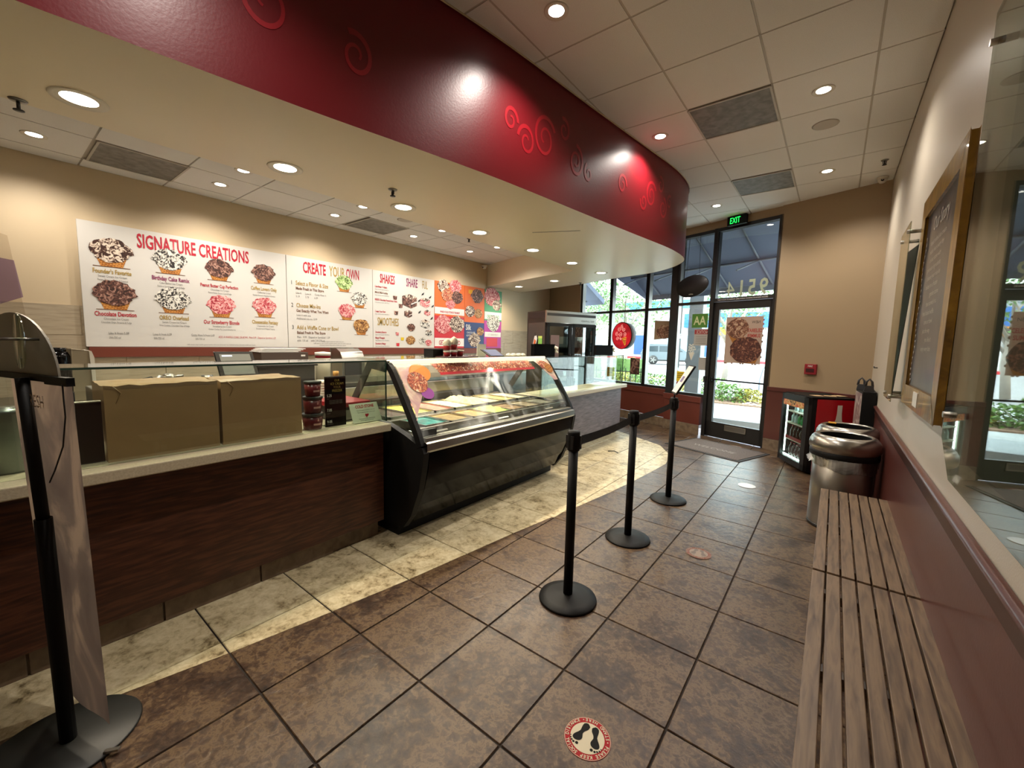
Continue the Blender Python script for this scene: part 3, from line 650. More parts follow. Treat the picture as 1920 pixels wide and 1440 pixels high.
def poster(y0, y1, z0, z1, col, lab, cap=None, capz=.14, pics=(), capcol=None):
    t = board(y0, y1, z0, z1, lab, col, 'menu_poster', 'poster')
    if cap:
        MB().poly([mp(y0+.006, z0+.03, .002), mp(y1-.006, z0+.03, .002), mp(y1-.006, z0+.03+capz, .002), mp(y0+.006, z0+.03+capz, .002)]).build('caption_band', M_white, t)
        mt(t, cap, (y0+y1)/2, z0+.055, min(.12, 1.15*(y1-y0)/len(cap)*1.6), capcol or M_red, .62, bold=.002)
    for (y, z, w, m) in pics: sundae(t, y, z, w*1.2, m, False, False, w*1.05)
    return t
zm = 1.93
poster(4.995, 5.75, zm+.0, Z1, M_orange, 'orange poster of many ice cream cups in the top row', 'WHICH COLD STONE IS THE MOST', .12, [(5.2, 2.42, .25, M_choc), (5.5, 2.44, .27, M_straw), (5.3, 2.27, .25, M_mix), (5.55, 2.25, .25, M_dchoc), (5.38, 2.12, .2, M_straw)])
poster(4.995, 5.75, Z0, zm, M_pred, 'red GET REWARDED poster with two ice creams', 'GET REWARDED', .15, [(5.2, 1.72, .36, M_straw), (5.55, 1.74, .34, M_choc)])
tt = poster(5.75, 6.32, zm-.08, Z1, M_orange, 'orange poster of peanut butter shakes in the top row', None, 0, [(6.1, 2.32, .3, M_dchoc), (5.9, 2.02, .24, M_choc), (6.14, 2.0, .2, M_car)])
mt(tt, "REESE'S", 5.95, 2.40, .1, M_yel, .6, bold=.003)
tt = poster(5.75, 6.32, Z0, zm-.08, M_blue, 'navy poster with a tall chocolate drink and white script', None, 0, [(6.2, 1.65, .18, M_car), (6.03, 1.46, .3, M_choc)])
mt(tt, 'Silk', 5.86, 1.70, .15, M_white, .7, bold=.002); mt(tt, 'CHOCOLATE', 5.93, 1.63, .055, M_white, .7); mt(tt, 'ALMONDMILK', 5.93, 1.575, .055, M_white, .7)
poster(6.32, 6.87, zm-.02, Z1, M_green, 'green ORDER AHEAD poster with a pink frosted cake', 'ORDER AHEAD', .15, [(6.55, 2.33, .42, M_straw), (6.7, 2.2, .25, M_choc)], M_green)
tt = poster(6.32, 6.87, Z0, zm-.02, M_mag, 'magenta poster with a cake photo above a red gift card', None, 0, [(6.6, 1.80, .36, M_van)])
MB().box(MX, MX+.003, 6.34, 6.85, 1.58, 1.68).build('caption_band', M_white, tt); mt(tt, "LET'S HAVE A TREAT", 6.595, 1.605, .06, M_mag, .6)
MB().box(MX, MX+.004, 6.40, 6.74, 1.38, 1.56).build('printed_card', M_pred, tt)
t = thing('menu_rail', (-5.68, 3.75, 1.25), 'long brown rail running under all the menu boards', 'rail')
MB().box(-5.70, -5.655, .64, 6.87, 1.245, 1.345).build('rail_board', plain('rail_brown', '#6e2f1c', .5), t, bevel=.004)

# ---------------- service counter (left of the case) ----------------
def counter(y0, y1, xf, lam, lab, lz, ledlab, xb=-3.15, dy=0):
    t = thing('service_counter', (xf-.3, (y0+y1)/2, 0), lab, 'counter')
    MB().box(xb, xf, y0, y1, .125, lz-.055).build('body', lam, t)
    MB().box(xb+.05, xf-.05, y0+.02, y1-.02, 0, .125).build('toe_kick', M_kick, t)
    y = y0+.02+dy; proto = None
    while y+.44 < y1:
        if proto is None:
            proto = MB().box(xf-.05, xf-.036, y, y+.452, 0, .118).build('base_tile', M_kick, t, bevel=.003); yy = y
        else:
            o = proto.copy(); COL.objects.link(o); o.location = (0, y-yy, 0)
        y += .46
    l = thing('counter_ledge', (xf, (y0+y1)/2, lz), ledlab, 'countertop')
    MB().box(xb-.02, xf+.1, y0, y1+.0, lz-.055, lz).build('slab', M_ledge, l, bevel=.006)
    return t
counter(-1.6, 1.80, -2.60, M_lam, 'long dark brown wood-laminate service counter on the left', .878, 'pale stone ledge on the dark wood counter, carrying the tan boxes', dy=.24)
counter(4.06, 6.62, -2.80, M_lamg, 'grey wood-laminate counter beyond the ice cream case', .835, 'pale stone ledge on the grey counter beyond the case')
# glass guards
def guard(y0, y1, x, z0, z1, depth, lab, ends):
    t = thing('glass_guard', (x, (y0+y1)/2, z0), lab, 'sneeze guard')
    MB().box(x-.008, x, y0, y1, z0, z1-.008).build('front_pane', M_cglass, t)
    MB().box(x-depth, x+.002, y0, y1, z1-.008, z1).build('top_pane', M_cglass, t)
    MB().box(x-.002, x+.003, y0, y1, z1-.009, z1+.001).box(x-.009, x+.001, ends-.006, ends+.001, z0, z1).build('pane_edge', M_edge, t)
    MB().box(x-depth, x, ends-.008, ends, z0, z1-.01).build('end_pane', M_cglass, t)
guard(-.6, 1.835, -2.605, .878, 1.332, .34, 'clear glass guard over the dark counter ledge', 1.835)
guard(4.12, 6.58, -2.77, .835, 1.31, .34, 'greenish glass guard on the grey counter near the windows', 6.58)
# tan covered boxes on the ledge
def kbox(y0, y1, x0, x1, z0, z1, lab):
    t = thing('covered_box', ((x0+x1)/2, (y0+y1)/2, z0), lab, 'box', 'tan fabric covered boxes')
    b = MB(); r0 = random.Random(int(y0*100)); nx, ny = 6, 10
    def P(i, j, top): return (x0+(x1-x0)*i/nx, y0+(y1-y0)*j/ny, z1+top)
    g = {}
    for i in range(nx+1):
        for j in range(ny+1):
            e = (i in (0, nx)) or (j in (0, ny)); g[i, j] = P(i, j, (-.004 if e else .0)+r0.uniform(-.005, .004))
    for i in range(nx):
        for j in range(ny): b.poly([g[i, j], g[i+1, j], g[i+1, j+1], g[i, j+1]], 0, True)
    def side(pa):
        n = len(pa)-1
        for k in range(n):
            a, c = pa[k], pa[k+1]; rows = [(0, 0), (.25, .006), (.6, .003), (1, 0)]
            for (f0, w0), (f1, w1) in zip(rows, rows[1:]):
                q = lambda p, f: (p[0], p[1], p[2]+(z0-p[2])*f)
                b.poly([q(a, f0), q(c, f0), q(c, f1), q(a, f1)], 0, True)
    side([g[nx, j] for j in range(ny+1)]); side([g[0, j] for j in range(ny, -1, -1)]); side([g[i, 0] for i in range(nx+1)]); side([g[i, ny] for i in range(nx, -1, -1)])
    b.build('fabric_cover', M_kraft, t)
    cr = MB()
    for k in range(1):
        yy = y0+.03+k*.02; zz = z1-.02
        cr.tube([(x1+.002, yy, zz+.015), (x1+.004, yy+.03+.02*k, zz-.02-.01*k), (x1+.001, yy+.01, zz-.07-.03*k)], [.003, .002, .001], 6)
    cr.build('corner_fold', M_kraft, t)
kbox(.335, .785, -2.97, -2.655, .878, 1.245, 'tan fabric-covered box on the ledge, the left and wider one')
kbox(.80, 1.235, -2.97, -2.655, .878, 1.24, 'tan fabric-covered box on the ledge, the right one beside the red tubs')
t = thing('dark_panel', (-2.70, .29, .878), 'flat dark brown panel standing left of the tan boxes', 'panel')
MB().box(-2.72, -2.695, .245, .33, .878, 1.165).build('panel_board', plain('panel_espresso', '#1a100e', .5), t)
MB().box(-2.722, -2.692, .245, .33, 1.165, 1.170).build('top_edge', M_wpl, t)
t = thing('metal_canister', (-2.78, .04, .878), 'ribbed metal canister behind the glass at the left edge', 'canister')
MB().lathe([(.075, 0), (.08, .01), (.08, .25), (.086, .26), (.086, .275), (.0001, .28)], (-2.80, .045, .878), 28).build('canister_body', plain('galvanised', '#7d8480', .3, .9, bump=.3, bscale=20), t)
# ice cream tubs
def tub(y, z, r, h, lab):
    t = thing('ice_cream_tub', (-2.72, y, z), lab, 'tub', 'burgundy ice cream tubs stacked on the ledge')
    c = (-2.72, y, z)
    MB().lathe([(r*.80, 0), (r*.86, .004), (r*.97, h*.86)], c, 28).build('cup', M_tubred, t)
    MB().lathe([(r*.97, h*.84), (r*1.04, h*.85), (r*1.04, h*.97), (r*.98, h), (.0001, h*.995)], c, 28).build('lid', M_dark, t)
    b = MB()
    for k in range(6):
        a0 = -.35+k*.15; a1 = a0+.15; rr = r*.93
        b.poly([(c[0]+rr*math.cos(a0), y+rr*math.sin(a0), z+h*.30), (c[0]+rr*math.cos(a1), y+rr*math.sin(a1), z+h*.30), (c[0]+rr*1.03*math.cos(a1), y+rr*1.03*math.sin(a1), z+h*.42), (c[0]+rr*1.03*math.cos(a0), y+rr*1.03*math.sin(a0), z+h*.42)])
    a0 = .1; rr = r*.985
    b.poly([(c[0]+rr*math.cos(a0-.1), y+rr*math.sin(a0-.1), z+h*.55), (c[0]+rr*math.cos(a0+.1), y+rr*math.sin(a0+.1), z+h*.55), (c[0]+rr*math.cos(a0), y+rr*math.sin(a0), z+h*.75)])
    b.build('printed_label', plain('label_pink_print', '#b98a86', .5), t)
    return t
tub(1.335, .878, .066, .108, 'burgundy ice cream tub at the bottom of the stack'); tub(1.338, .987, .060, .112, 'burgundy ice cream tub in the middle of the stack'); tub(1.34, 1.10, .053, .10, 'small burgundy ice cream tub at the top of the stack')
t = thing('price_sign', (-2.69, 1.485, .878), 'tall black price sign beside the red tubs, OUR ICE CREAM YOUR FREEZER', 'sign')
MB().box(-2.71, -2.70, 1.415, 1.565, .878, 1.225).build('panel', M_bgloss, t); MB().box(-2.76, -2.70, 1.42, 1.56, .878, .884).build('foot', M_clear, t)
for k, (s_, z, sz, m) in enumerate((('OUR', 1.19, .022, M_gold), ('ICE CREAM', 1.166, .024, M_gold), ('YOUR', 1.142, .024, M_gold), ('FREEZER', 1.118, .024, M_gold))): text(s_, (-2.698, 1.50, z), MY, Z, sz, m, t, .8)
for z, s_ in ((1.085, '5.25'), (.985, '7.05'), (.905, '9.05')): text(s_, (-2.698, 1.425, z), MY, Z, .026, M_white, t, .8, 'LEFT')
for z in (1.055, 1.045, 1.035): text('TAKE HOME A TREAT TODAY', (-2.698, 1.49, z), MY, Z, .009, M_grey, t, .8)
for z, s_ in ((1.07, 'Like It'), (.968, 'Love It'), (.893, 'Gotta Have It')): text(s_, (-2.698, 1.425, z), MY, Z, .010, M_grey, t, .8, 'LEFT')
# small notice card
t = thing('notice_card', (-2.69, 1.72, .878), 'tilted white notice card with a red heart on the ledge end', 'sign')
def NC(y, z, o=0): # card plane leaning back
    return (-2.645-.25*(z-.878)+o, 1.60+(y-1.60), z)
MB().prism([NC(1.59, .885), NC(1.822, .885), NC(1.80, 1.02), NC(1.575, 1.02)], (-.004, 0, 0)).build('card', plain('card_mint_white', '#cfd6bf', .5), t)
MB().prism([(-2.72, 1.61, .878), (-2.655, 1.61, .878), (-2.655, 1.61, .89)], (0, .2, 0)).build('holder_foot', M_clear, t)
nu = Vector((0, 1, 0)); nv = Vector((-.25, -.06, 1)).normalized()
text('COLD STONE', (-2.672, 1.695, .988), nu, nv, .030, M_red, t, .8, bold=.001)
for z, s_ in ((.968, 'Please be patient and kind to the crew.'), (.953, 'They showed up today to serve you!'), (.908, 'Thank you for your understanding'), (.896, 'and for supporting our team.')): text(s_, (-2.641-.25*(z-.878), 1.70, z), nu, nv, .0115, M_dgrey, t, .82)
hp = [(0, -.016), (-.014, .0), (-.014, .008), (-.007, .013), (0, .007), (.007, .013), (.014, .008), (.014, 0)]
MB().poly([(-2.652, 1.70+a, .934+b_) for a, b_ in hp]).build('printed_heart', M_red, t)

# ---------------- work counter and things behind ----------------
t = thing('work_counter', (-5.3, 3.0, 0), 'back work counter along the menu wall', 'counter')
MB().box(-5.68, -5.02, -2.2, 7.0, .05, .86).build('cabinet_body', M_steel2, t); MB().box(-5.69, -4.98, -2.2, 7.0, .86, .9).build('worktop', M_steel, t)
t = thing('inner_counter', (-3.4, 0, 0), 'stainless inner counter behind the tan boxes', 'counter')
MB().box(-3.75, -3.2, -1.5, 1.78, .1, .80).build('cabinet_body', M_steel2, t); MB().box(-3.78, -3.19, -1.5, 1.80, .80, .84).build('worktop', M_steel, t)
# cash register
t = thing('cash_register', (-3.5, 1.15, .84), 'grey touch-screen cash register seen above the left glass guard', 'cash register')
c, s = math.cos(.5), math.sin(.5)
def tilt(x, y, z): return (-3.42-.35*(z-1.15)*1.0+x, y, z)
MB().prism([tilt(0, 1.045, 1.19), tilt(0, 1.285, 1.19), tilt(0, 1.265, 1.365), tilt(0, 1.03, 1.365)], (-.03, 0, 0)).build('monitor_housing', M_dark, t, bevel=.004)
MB().poly([tilt(.002, 1.065, 1.205), tilt(.002, 1.265, 1.205), tilt(.002, 1.247, 1.352), tilt(.002, 1.05, 1.352)]).build('screen', plain('screen_grey', '#6f716c', .15, emit=.12), t)
MB().poly([tilt(.004, 1.065, 1.335), tilt(.004, 1.13, 1.335), tilt(.004, 1.13, 1.345), tilt(.004, 1.065, 1.345)]).build('status_bar', plain('screen_label', '#aab4c8', .3, emit=.6), t)
MB().box(-3.55, -3.46, 1.1, 1.2, .88, 1.24).box(-3.66, -3.3, 1.0, 1.285, .84, .90).build('stand', M_dark, t, bevel=.006)
MB().lathe([(.035, 0), (.03, .3), (.036, .36)], (-3.55, .99, .84), 16).build('receipt_roll_tower', M_steel2, t)
# black box with papers
t = thing('black_cabinet', (-3.5, 1.55, .84), 'black box shaped cabinet under the stack of papers', 'cabinet')
MB().box(-3.78, -3.48, 1.30, 1.74, .84, 1.25).build('body', M_dark, t, bevel=.006); MB().box(-3.79, -3.47, 1.29, 1.76, 1.25, 1.262).build('lid', M_black, t)
t = thing('document_tray', (-5.3, 2.2, 1.15), 'brown shelf tray on the wall counter loaded with white papers', 'tray')
MB().box(-5.5, -5.2, 1.98, 2.52, 1.18, 1.30).build('tray_box', plain('tray_brown', '#4a3a30', .5), t, bevel=.004); MB().box(-5.45, -5.25, 2.05, 2.45, .9, 1.18).build('support', M_dark, t)
MB().box(-5.199, -5.195, 2.43, 2.48, 1.25, 1.27).build('price_tag', M_white, t)
t = thing('paper_stack', (-5.3, 2.2, 1.30), 'stack of white papers on the brown tray', 'papers')
for k in range(4):
    MB().box(-5.48, -5.2, 1.96+.02*k, 2.40+.03*k, 1.302+.012*k, 1.311+.012*k).build('sheet_pile', M_white, t)
def small_cup(x, y, z, r, h, m, lab, grp=None, lidm=None):
    t = thing('paper_cup', (x, y, z), lab, 'cup', grp); MB().lathe([(r*.75, 0), (r, h)], (x, y, z), 18).build('cup_wall', m, t)
    MB().lathe([(r*1.06, h), (r*1.06, h*1.05), (.0001, h*1.06)], (x, y, z), 18).build('cup_lid', lidm or M_wpl, t)
small_cup(-3.5, 2.02, .84, .055, .42, M_redpl, 'red and white cup seen between the papers and the steel dispenser') if False else None
t = thing('napkin_dispenser', (-5.2, 3.03, .9), 'curved steel dispenser on the back wall counter', 'dispenser')
MB().prism([(-5.32, 2.88, 0.9), (-5.05, 2.88, .9), (-5.05, 2.88, 1.22), (-5.10, 2.88, 1.30), (-5.2, 2.88, 1.345), (-5.32, 2.88, 1.345)], (0, .32, 0)).build('housing', M_steel, t, bevel=.012)
MB().box(-5.05, -5.04, 2.92, 3.16, 1.0, 1.2).build('front_panel', M_dark, t)
t = thing('topping_jar', (-5.15, 2.68, .9), 'red and white topping jar left of the steel dispenser', 'jar')
MB().lathe([(.09, 0), (.09, .33)], (-5.15, 2.68, .9), 20).build('jar_body', plain('jar_beige', '#a89c84', .5), t); MB().lathe([(.091, .33), (.091, .38)], (-5.15, 2.68, .9), 20).build('red_label', M_redpl, t); MB().lathe([(.095, .36), (.095, .40), (.0001, .41)], (-5.15, 2.68, .9), 20).build('jar_lid', M_wpl, t)
t = thing('tall_blue_canister', (-5.5, .42, .9), 'beige cabinet-like machine with rounded top by the left edge', 'machine')
MB().prism([(-5.1, .47, .9), (-5.1, .60, .9), (-5.1, .60, 1.27), (-5.1, .585, 1.32), (-5.1, .47, 1.34)], (-.4, 0, 0)).build('housing', plain('machine_beige', '#8d8068', .5), t, bevel=.006)
MB().prism([(-5.09, .585, .95), (-5.09, .605, .95), (-5.09, .605, 1.27), (-5.09, .59, 1.325), (-5.09, .575, 1.325)], (-.41, 0, 0)).build('front_lip', M_wpl, t)
t.name = 'dispensing_machine'
t = thing('black_machine', (-5.3, .4, .9), 'glossy black machine behind the sign stand', 'machine')
MB().lathe([(.075, 0), (.08, .01), (.08, .30), (.065, .34)], (-5.12, .385, .98), 24).build('tank', M_bgloss, t); MB().lathe([(.055, .335), (.058, .34), (.058, .37), (.0001, .375)], (-5.12, .385, .98), 24).build('cap', M_bgloss, t); MB().box(-5.25, -4.99, .27, .46, .9, .99).build('base', M_dark, t, bevel=.01)
# steel faucet block & cable on inner counter
t = thing('steel_faucet', (-3.5, .74, .84), 'small steel faucet between the boxes and the register', 'faucet')
MB().lathe([(.03, 0), (.03, .3), (.036, .32), (.036, .37), (.02, .385)], (-3.5, .76, .84), 18).build('column', M_steel, t); MB().tube([(-3.5, .76, 1.19), (-3.44, .70, 1.21), (-3.4, .66, 1.19)], .012, 10).build('spout', M_steel, t); MB().tube([(-3.5, .76, 1.2), (-3.5, .84, 1.21)], .008, 8).build('lever', M_steel, t)
t = thing('steel_bin', (-3.5, .5, .84), 'open stainless bin behind the left tan box', 'bin')
MB().box(-3.62, -3.35, .38, .62, .84, 1.16).build('bin_body', M_steel2, t, bevel=.006)
MB().tube([(-3.36, .56, 1.16), (-3.34, .6, 1.21), (-3.34, .64, 1.22), (-3.36, .69, 1.18)], .004, 6).build('cable', M_dark, t)
# prep box with red lid next to the case
t = thing('topping_station', (-3.1, 1.78, .878), 'dark box with a flat red lid behind the notice card', 'box')
MB().box(-3.1, -2.80, 1.55, 1.80, .878, .985).build('box_body', M_dark, t, bevel=.004); MB().box(-3.12, -2.78, 1.53, 1.815, .985, 1.02).build('lid', M_redpl, t, bevel=.006)
MB().box(-2.799, -2.797, 1.6, 1.75, .89, .96).build('front_window', M_steel2, t)
t = thing('sample_container', (-2.95, 1.66, 1.02), 'small white and pink container standing on the red lid', 'container')
MB().box(-2.99, -2.93, 1.575, 1.66, 1.02, 1.065).build('tub_base', M_wpl, t, bevel=.006); MB().box(-2.985, -2.935, 1.585, 1.64, 1.065, 1.10).build('tub_lid', plain('lid_pink', '#b2706a', .5), t, bevel=.004)
t = thing('cup_stack', (-3.0, 1.5, .878), 'ribbed stack of pale cups behind the black price sign', 'cups')
b = MB()
pr = []
for k in range(14): pr += [(.052, .02*k), (.056, .02*k+.004), (.056, .02*k+.012)]
b.lathe(pr+[(.05, .285)], (-3.25, 1.683, 1.02-.16), 24); b.build('stacked_cups', M_wpl, t)
t = thing('spice_jar', (-3.0, 1.75, 1.02), 'small jar with an amber lid behind the price sign', 'jar')
MB().lathe([(.02, 0), (.02, .12)], (-3.0, 1.66, 1.075), 14).build('jar_body', plain('jar_dark', '#4a3c38', .3), t); MB().lathe([(.022, .12), (.022, .16), (.0001, .16)], (-3.0, 1.66, 1.075), 14).build('jar_lid', plain('amber', '#c08a3c', .4), t)
bpy.data.objects.remove(t) if False else None

# ---------------- ice cream display case ----------------
CY0, CY1 = 1.84, 3.97
cs = thing('ice_cream_case', (-2.9, (CY0+CY1)/2, 0), 'black ice cream display case with curved glass front and colourful tubs', 'display case')
body = [(-2.21, .565), (-2.25, .42), (-2.31, .28), (-2.40, .13), (-3.40, .13), (-3.40, .80), (-2.215, .74), (-2.195, .70)]
MB().prism([(x, CY0+.06, z) for x, z in body], (0, CY1-CY0-.12, 0)).build('front_panel', M_bgloss, cs)
endp = [(-2.60, 1.315), (-2.63, 1.335), (-2.9, 1.335), (-3.2, 1.05), (-3.42, 1.02), (-3.42, .10), (-2.42, .10), (-2.33, .21), (-2.243, .42), (-2.21, .565), (-2.19, .70), (-2.197, .75), (-2.226, .815), (-2.30, .80), (-2.55, .835), (-2.9, .86), (-3.1, .98), (-2.88, 1.27), (-2.70, 1.27)]
lower = [(-3.42, .86), (-2.62, .86), (-2.40, .80), (-2.205, .735), (-2.188, .70), (-2.21, .565), (-2.243, .42), (-2.33, .21), (-2.42, .10), (-3.42, .10)]
for y in (CY0, CY1-.05): MB().prism([(x, y, z) for x, z in lower], (0, .05, 0)).build('end_panel', M_black, cs)
MB().box(-3.38, -2.52, CY0+.03, CY1+.05, 0, .12).build('plinth', M_black, cs)
GP = [(-2.60, 1.315), (-2.545, 1.27), (-2.49, 1.195), (-2.435, 1.115), (-2.385, 1.04), (-2.335, .965), (-2.285, .885), (-2.245, .815), (-2.215, .75)]
GP = smooth(GP, 3)
for y in (CY0-.002, CY1-.036):
    pts = [(x+.004, y, z) for x, z in GP]; inner = [(x-.045, y, z-.02) for x, z in reversed(GP)]
    MB().prism(pts+inner, (0, .036, 0)).build('curved_post', M_black, cs)
    pts = [(-2.60, y+.01, 1.325), (-2.86, y+.01, 1.325), (-3.12, y+.01, .98), (-3.06, y+.01, .95), (-2.83, y+.01, 1.26), (-2.64, y+.01, 1.24)]
    MB().prism(pts, (0, .014, 0)).build('top_bracket', plain('bracket_grey', '#3b3a36', .5), cs)
    pts = [(-2.62, y+.017, 1.25)]+[(x-.04, y+.017, z) for x, z in GP[4:-2]]+[(-2.30, y+.017, .83), (-2.6, y+.017, .865), (-3.1, y+.017, .90), (-3.1, y+.017, .96), (-2.84, y+.017, 1.26)]
    MB().prism(pts, (0, .004, 0)).build('end_glass', M_cglass, cs)
b = MB()
for (x, z), (x2, z2) in zip(GP, GP[1:]): b.poly([(x, CY0+.034, z), (x, CY1-.036, z), (x2, CY1-.036, z2), (x2, CY0+.034, z2)], 0, True)
b.build('curved_glass', M_case, cs)
MB().box(-2.66, -2.585, CY0+.03, CY1-.03, 1.285, 1.335).build('top_light_housing', plain('cream_diffuser', '#e6d9bb', .5, emit=.55), cs, bevel=.01)
MB().box(-3.0, -2.59, CY0, CY1, 1.336, 1.344).build('top_glass_shelf', M_cglass, cs)
MB().sweep([(-.0, .705), (-.012, .70), (-.02, .715), (-.016, .765), (0, .772), (.03, .775), (.07, .80)], [(-2.205, CY0+.03), (-2.205, CY1-.03)], 0).build('bumper_rail', M_steel, cs)
MB().box(-2.33, -2.22, CY0+.05, CY1-.05, .775, .795).build('front_sill', M_steel2, cs)
MB().box(-3.36, -2.25, CY0+.05, CY1-.05, .77, .79).box(-3.38, -3.34, CY0+.05, CY1-.05, .77, 1.05).build('interior_liner', M_steel, cs)
MB().box(-3.34, -3.28, CY0+.1, 2.75, .86, .93).box(-3.34, -3.28, 2.85, 3.75, .86, .93).build('scoop_trough', M_dark, cs)
MB().box(-2.72, -2.66, CY0+.06, CY1-.06, .79, .855).box(-2.34, -2.30, CY0+.06, CY1-.06, .79, .85).box(-3.27, -3.22, CY0+.06, CY1-.06, .79, .87).build('pan_rail', M_steel, cs)
t = cs
for k in range(8):
    y = 2.02+k*.25
    MB().poly([(-2.285, y, .812), (-2.285, y+.14, .812), (-2.325, y+.14, .83), (-2.325, y, .83)]).build('flavour_label', M_dark if k % 3 else M_wpl, cs)
MB().box(-2.38, -2.27, CY0+.06, CY0+.19, .795, .845).build('scoop_holder', M_bframe, cs)
l = bpy.data.lights.new('case_light', 'AREA'); l.shape = 'RECTANGLE'; l.size = 2.0; l.size_y = .05; l.energy = P_CASE; l.color = (1, .9, .74)
lo = bpy.data.objects.new('case_light', l); COL.objects.link(lo); lo.parent = cs; lo.location = Vector((-2.66, 2.9, 1.28))-ORG[cs.name]; lo.rotation_euler = (0, -.5, PI/2); lo.rotation_euler = (Vector((-.25, 0, -1)).to_track_quat('-Z', 'Y')).to_euler()
l.size, l.size_y = .05, 2.0
# printed strips inside the case glass
def GPT(s, y, off=-.006):
    L_ = [0]
    for a, c in zip(GP, GP[1:]): L_.append(L_[-1]+math.dist(a, c))
    for i in range(len(GP)-1):
        if s <= L_[i+1]:
            f = (s-L_[i])/(L_[i+1]-L_[i]); d = Vector((GP[i+1][0]-GP[i][0], GP[i+1][1]-GP[i][1])).normalized(); return (GP[i][0]+(GP[i+1][0]-GP[i][0])*f+d.y*-off*-1, y, GP[i][1]+(GP[i+1][1]-GP[i][1])*f-d.x*-off*-1)
    return (GP[-1][0], y, GP[-1][1])
def gstrip(y0, y1, s0, s1, n, mats, fn=None, name='printed_strip'):
    b = MB()
    for i in range(n):
        a, c = s0+(s1-s0)*i/n, s0+(s1-s0)*(i+1)/n
        ya0, ya1 = (fn(a) if fn else (y0, y1)); yc0, yc1 = (fn(c) if fn else (y0, y1))
        b.poly([GPT(a, ya0), GPT(a, ya1), GPT(c, yc1), GPT(c, yc0)], 0)
    return b.build(name, mats, cs)
gstrip(2.22, 3.56, .035, .125, 4, M_mix, lambda s: (2.22+.5*(s-.035), 3.56+.4*(s-.035)))
gstrip(2.27, 3.60, .125, .15, 2, M_pred, name='red_caption_strip')
M_cpos = mottle('corner_poster_print', [(.35, '#e8dccb'), (.5, '#dcc0ac'), (.62, '#c8a0a0')], 9, .5, 4, 1)
o = gstrip(0, 0, .03, .50, 14, M_cpos, lambda s: (CY0+.04, CY0+.28-max(0, s-.16)*.75), 'corner_poster')
def gblob(yc, sc, ry, rs, mat, name, off=-.009):
    b = MB(); b.poly([GPT(max(.03, sc+rs*math.sin(2*PI*k/22)), yc+ry*math.cos(2*PI*k/22), off) for k in range(22)]); return b.build(name, mat, cs)
gblob(2.07, .12, .10, .08, plain('cone_orange', '#d98a3c', .5), 'printed_cone', -.009); gblob(2.01, .20, .09, .09, M_mix, 'printed_ice_cream', -.011); gblob(2.06, .30, .06, .05, plain('offer_purple', '#9a4aa0', .5), 'offer_bubble', -.010)
gstrip(0, 0, .03, .30, 8, M_cpos, lambda s: (3.62+s*.8, 3.93), 'corner_poster'); gblob(3.79, .10, .09, .05, M_mix, 'printed_ice_cream', -.009); gblob(3.86, .15, .07, .06, M_waffle, 'printed_cone', -.011)
# ice cream pans
FL = [('turquoise', '#1fb0a8'), ('tan', '#c9a558'), ('caramel', '#c49a4e'), ('pale green', '#a5bf62'), ('mocha', '#8f7350'), ('cookie', '#a59679'), ('grey cookie', '#8e8a78'), ('lemon', '#e3cf58'), ('salmon pink', '#e0806a'), ('cream', '#e8d7a0'), ('butter', '#e2cb8a'), ('vanilla', '#ddcc9a'), ('banana', '#dcc272'), ('dark chocolate', '#5a3c2c'), ('ivory', '#d8d0b4')]
def pan(x0, x1, y0, y1, z, idx):
    nm, col = FL[idx]; m = mottle('ice_cream_'+nm.replace(' ', '_'), [(.3, col), (.7, col)], 20, .55, 5, 1.0, bump=.9)
    c = lin(col); e = m.node_tree.nodes
    for n in e:
        if n.type == 'VALTORGB': n.color_ramp.elements[0].color = (c[0]*.72, c[1]*.72, c[2]*.72, 1)
    t = thing('ice_cream_pan', ((x0+x1)/2, (y0+y1)/2, z-.06), 'steel pan of %s ice cream in the %s row of the case' % (nm, 'front' if x0 > -2.7 else 'back'), 'ice cream', 'pans of ice cream in the display case')
    w = .008; b = MB()
    b.box(x0, x1, y0, y0+w, z-.06, z).box(x0, x1, y1-w, y1, z-.06, z).box(x0, x0+w, y0, y1, z-.06, z).box(x1-w, x1, y0, y1, z-.06, z).box(x0, x1, y0, y1, z-.062, z-.056); b.build('pan', M_steel, t)
    b = MB(); r0 = random.Random(idx+3); N = 9; g = {}
    hgt = {9: .02, 10: .05, 3: .03}.get(idx, .012)
    for i in range(N+1):
        for j in range(N+1):
            u, v = i/N, j/N; e_ = 4*min(u, 1-u, v, 1-v)
            g[i, j] = (x0+w+(x1-x0-2*w)*u, y0+w+(y1-y0-2*w)*v, z-.012+hgt*min(1, e_)*(.6+.8*r0.random()))
    for i in range(N):
        for j in range(N): b.poly([g[i, j], g[i+1, j], g[i+1, j+1], g[i, j+1]], 0, True)
    b.build('ice_cream', m, t)
for k in range(7):
    y0 = 1.99+k*.262; pan(-2.655, -2.345, y0, y0+.245, .858, [0, 1, 2, 3, 4, 5, 6][k])
for k in range(8):
    y0 = 1.95+k*.238; pan(-3.215, -2.725, y0, y0+.225, .873, [13, 7, 8, 9, 10, 11, 12, 14][k])
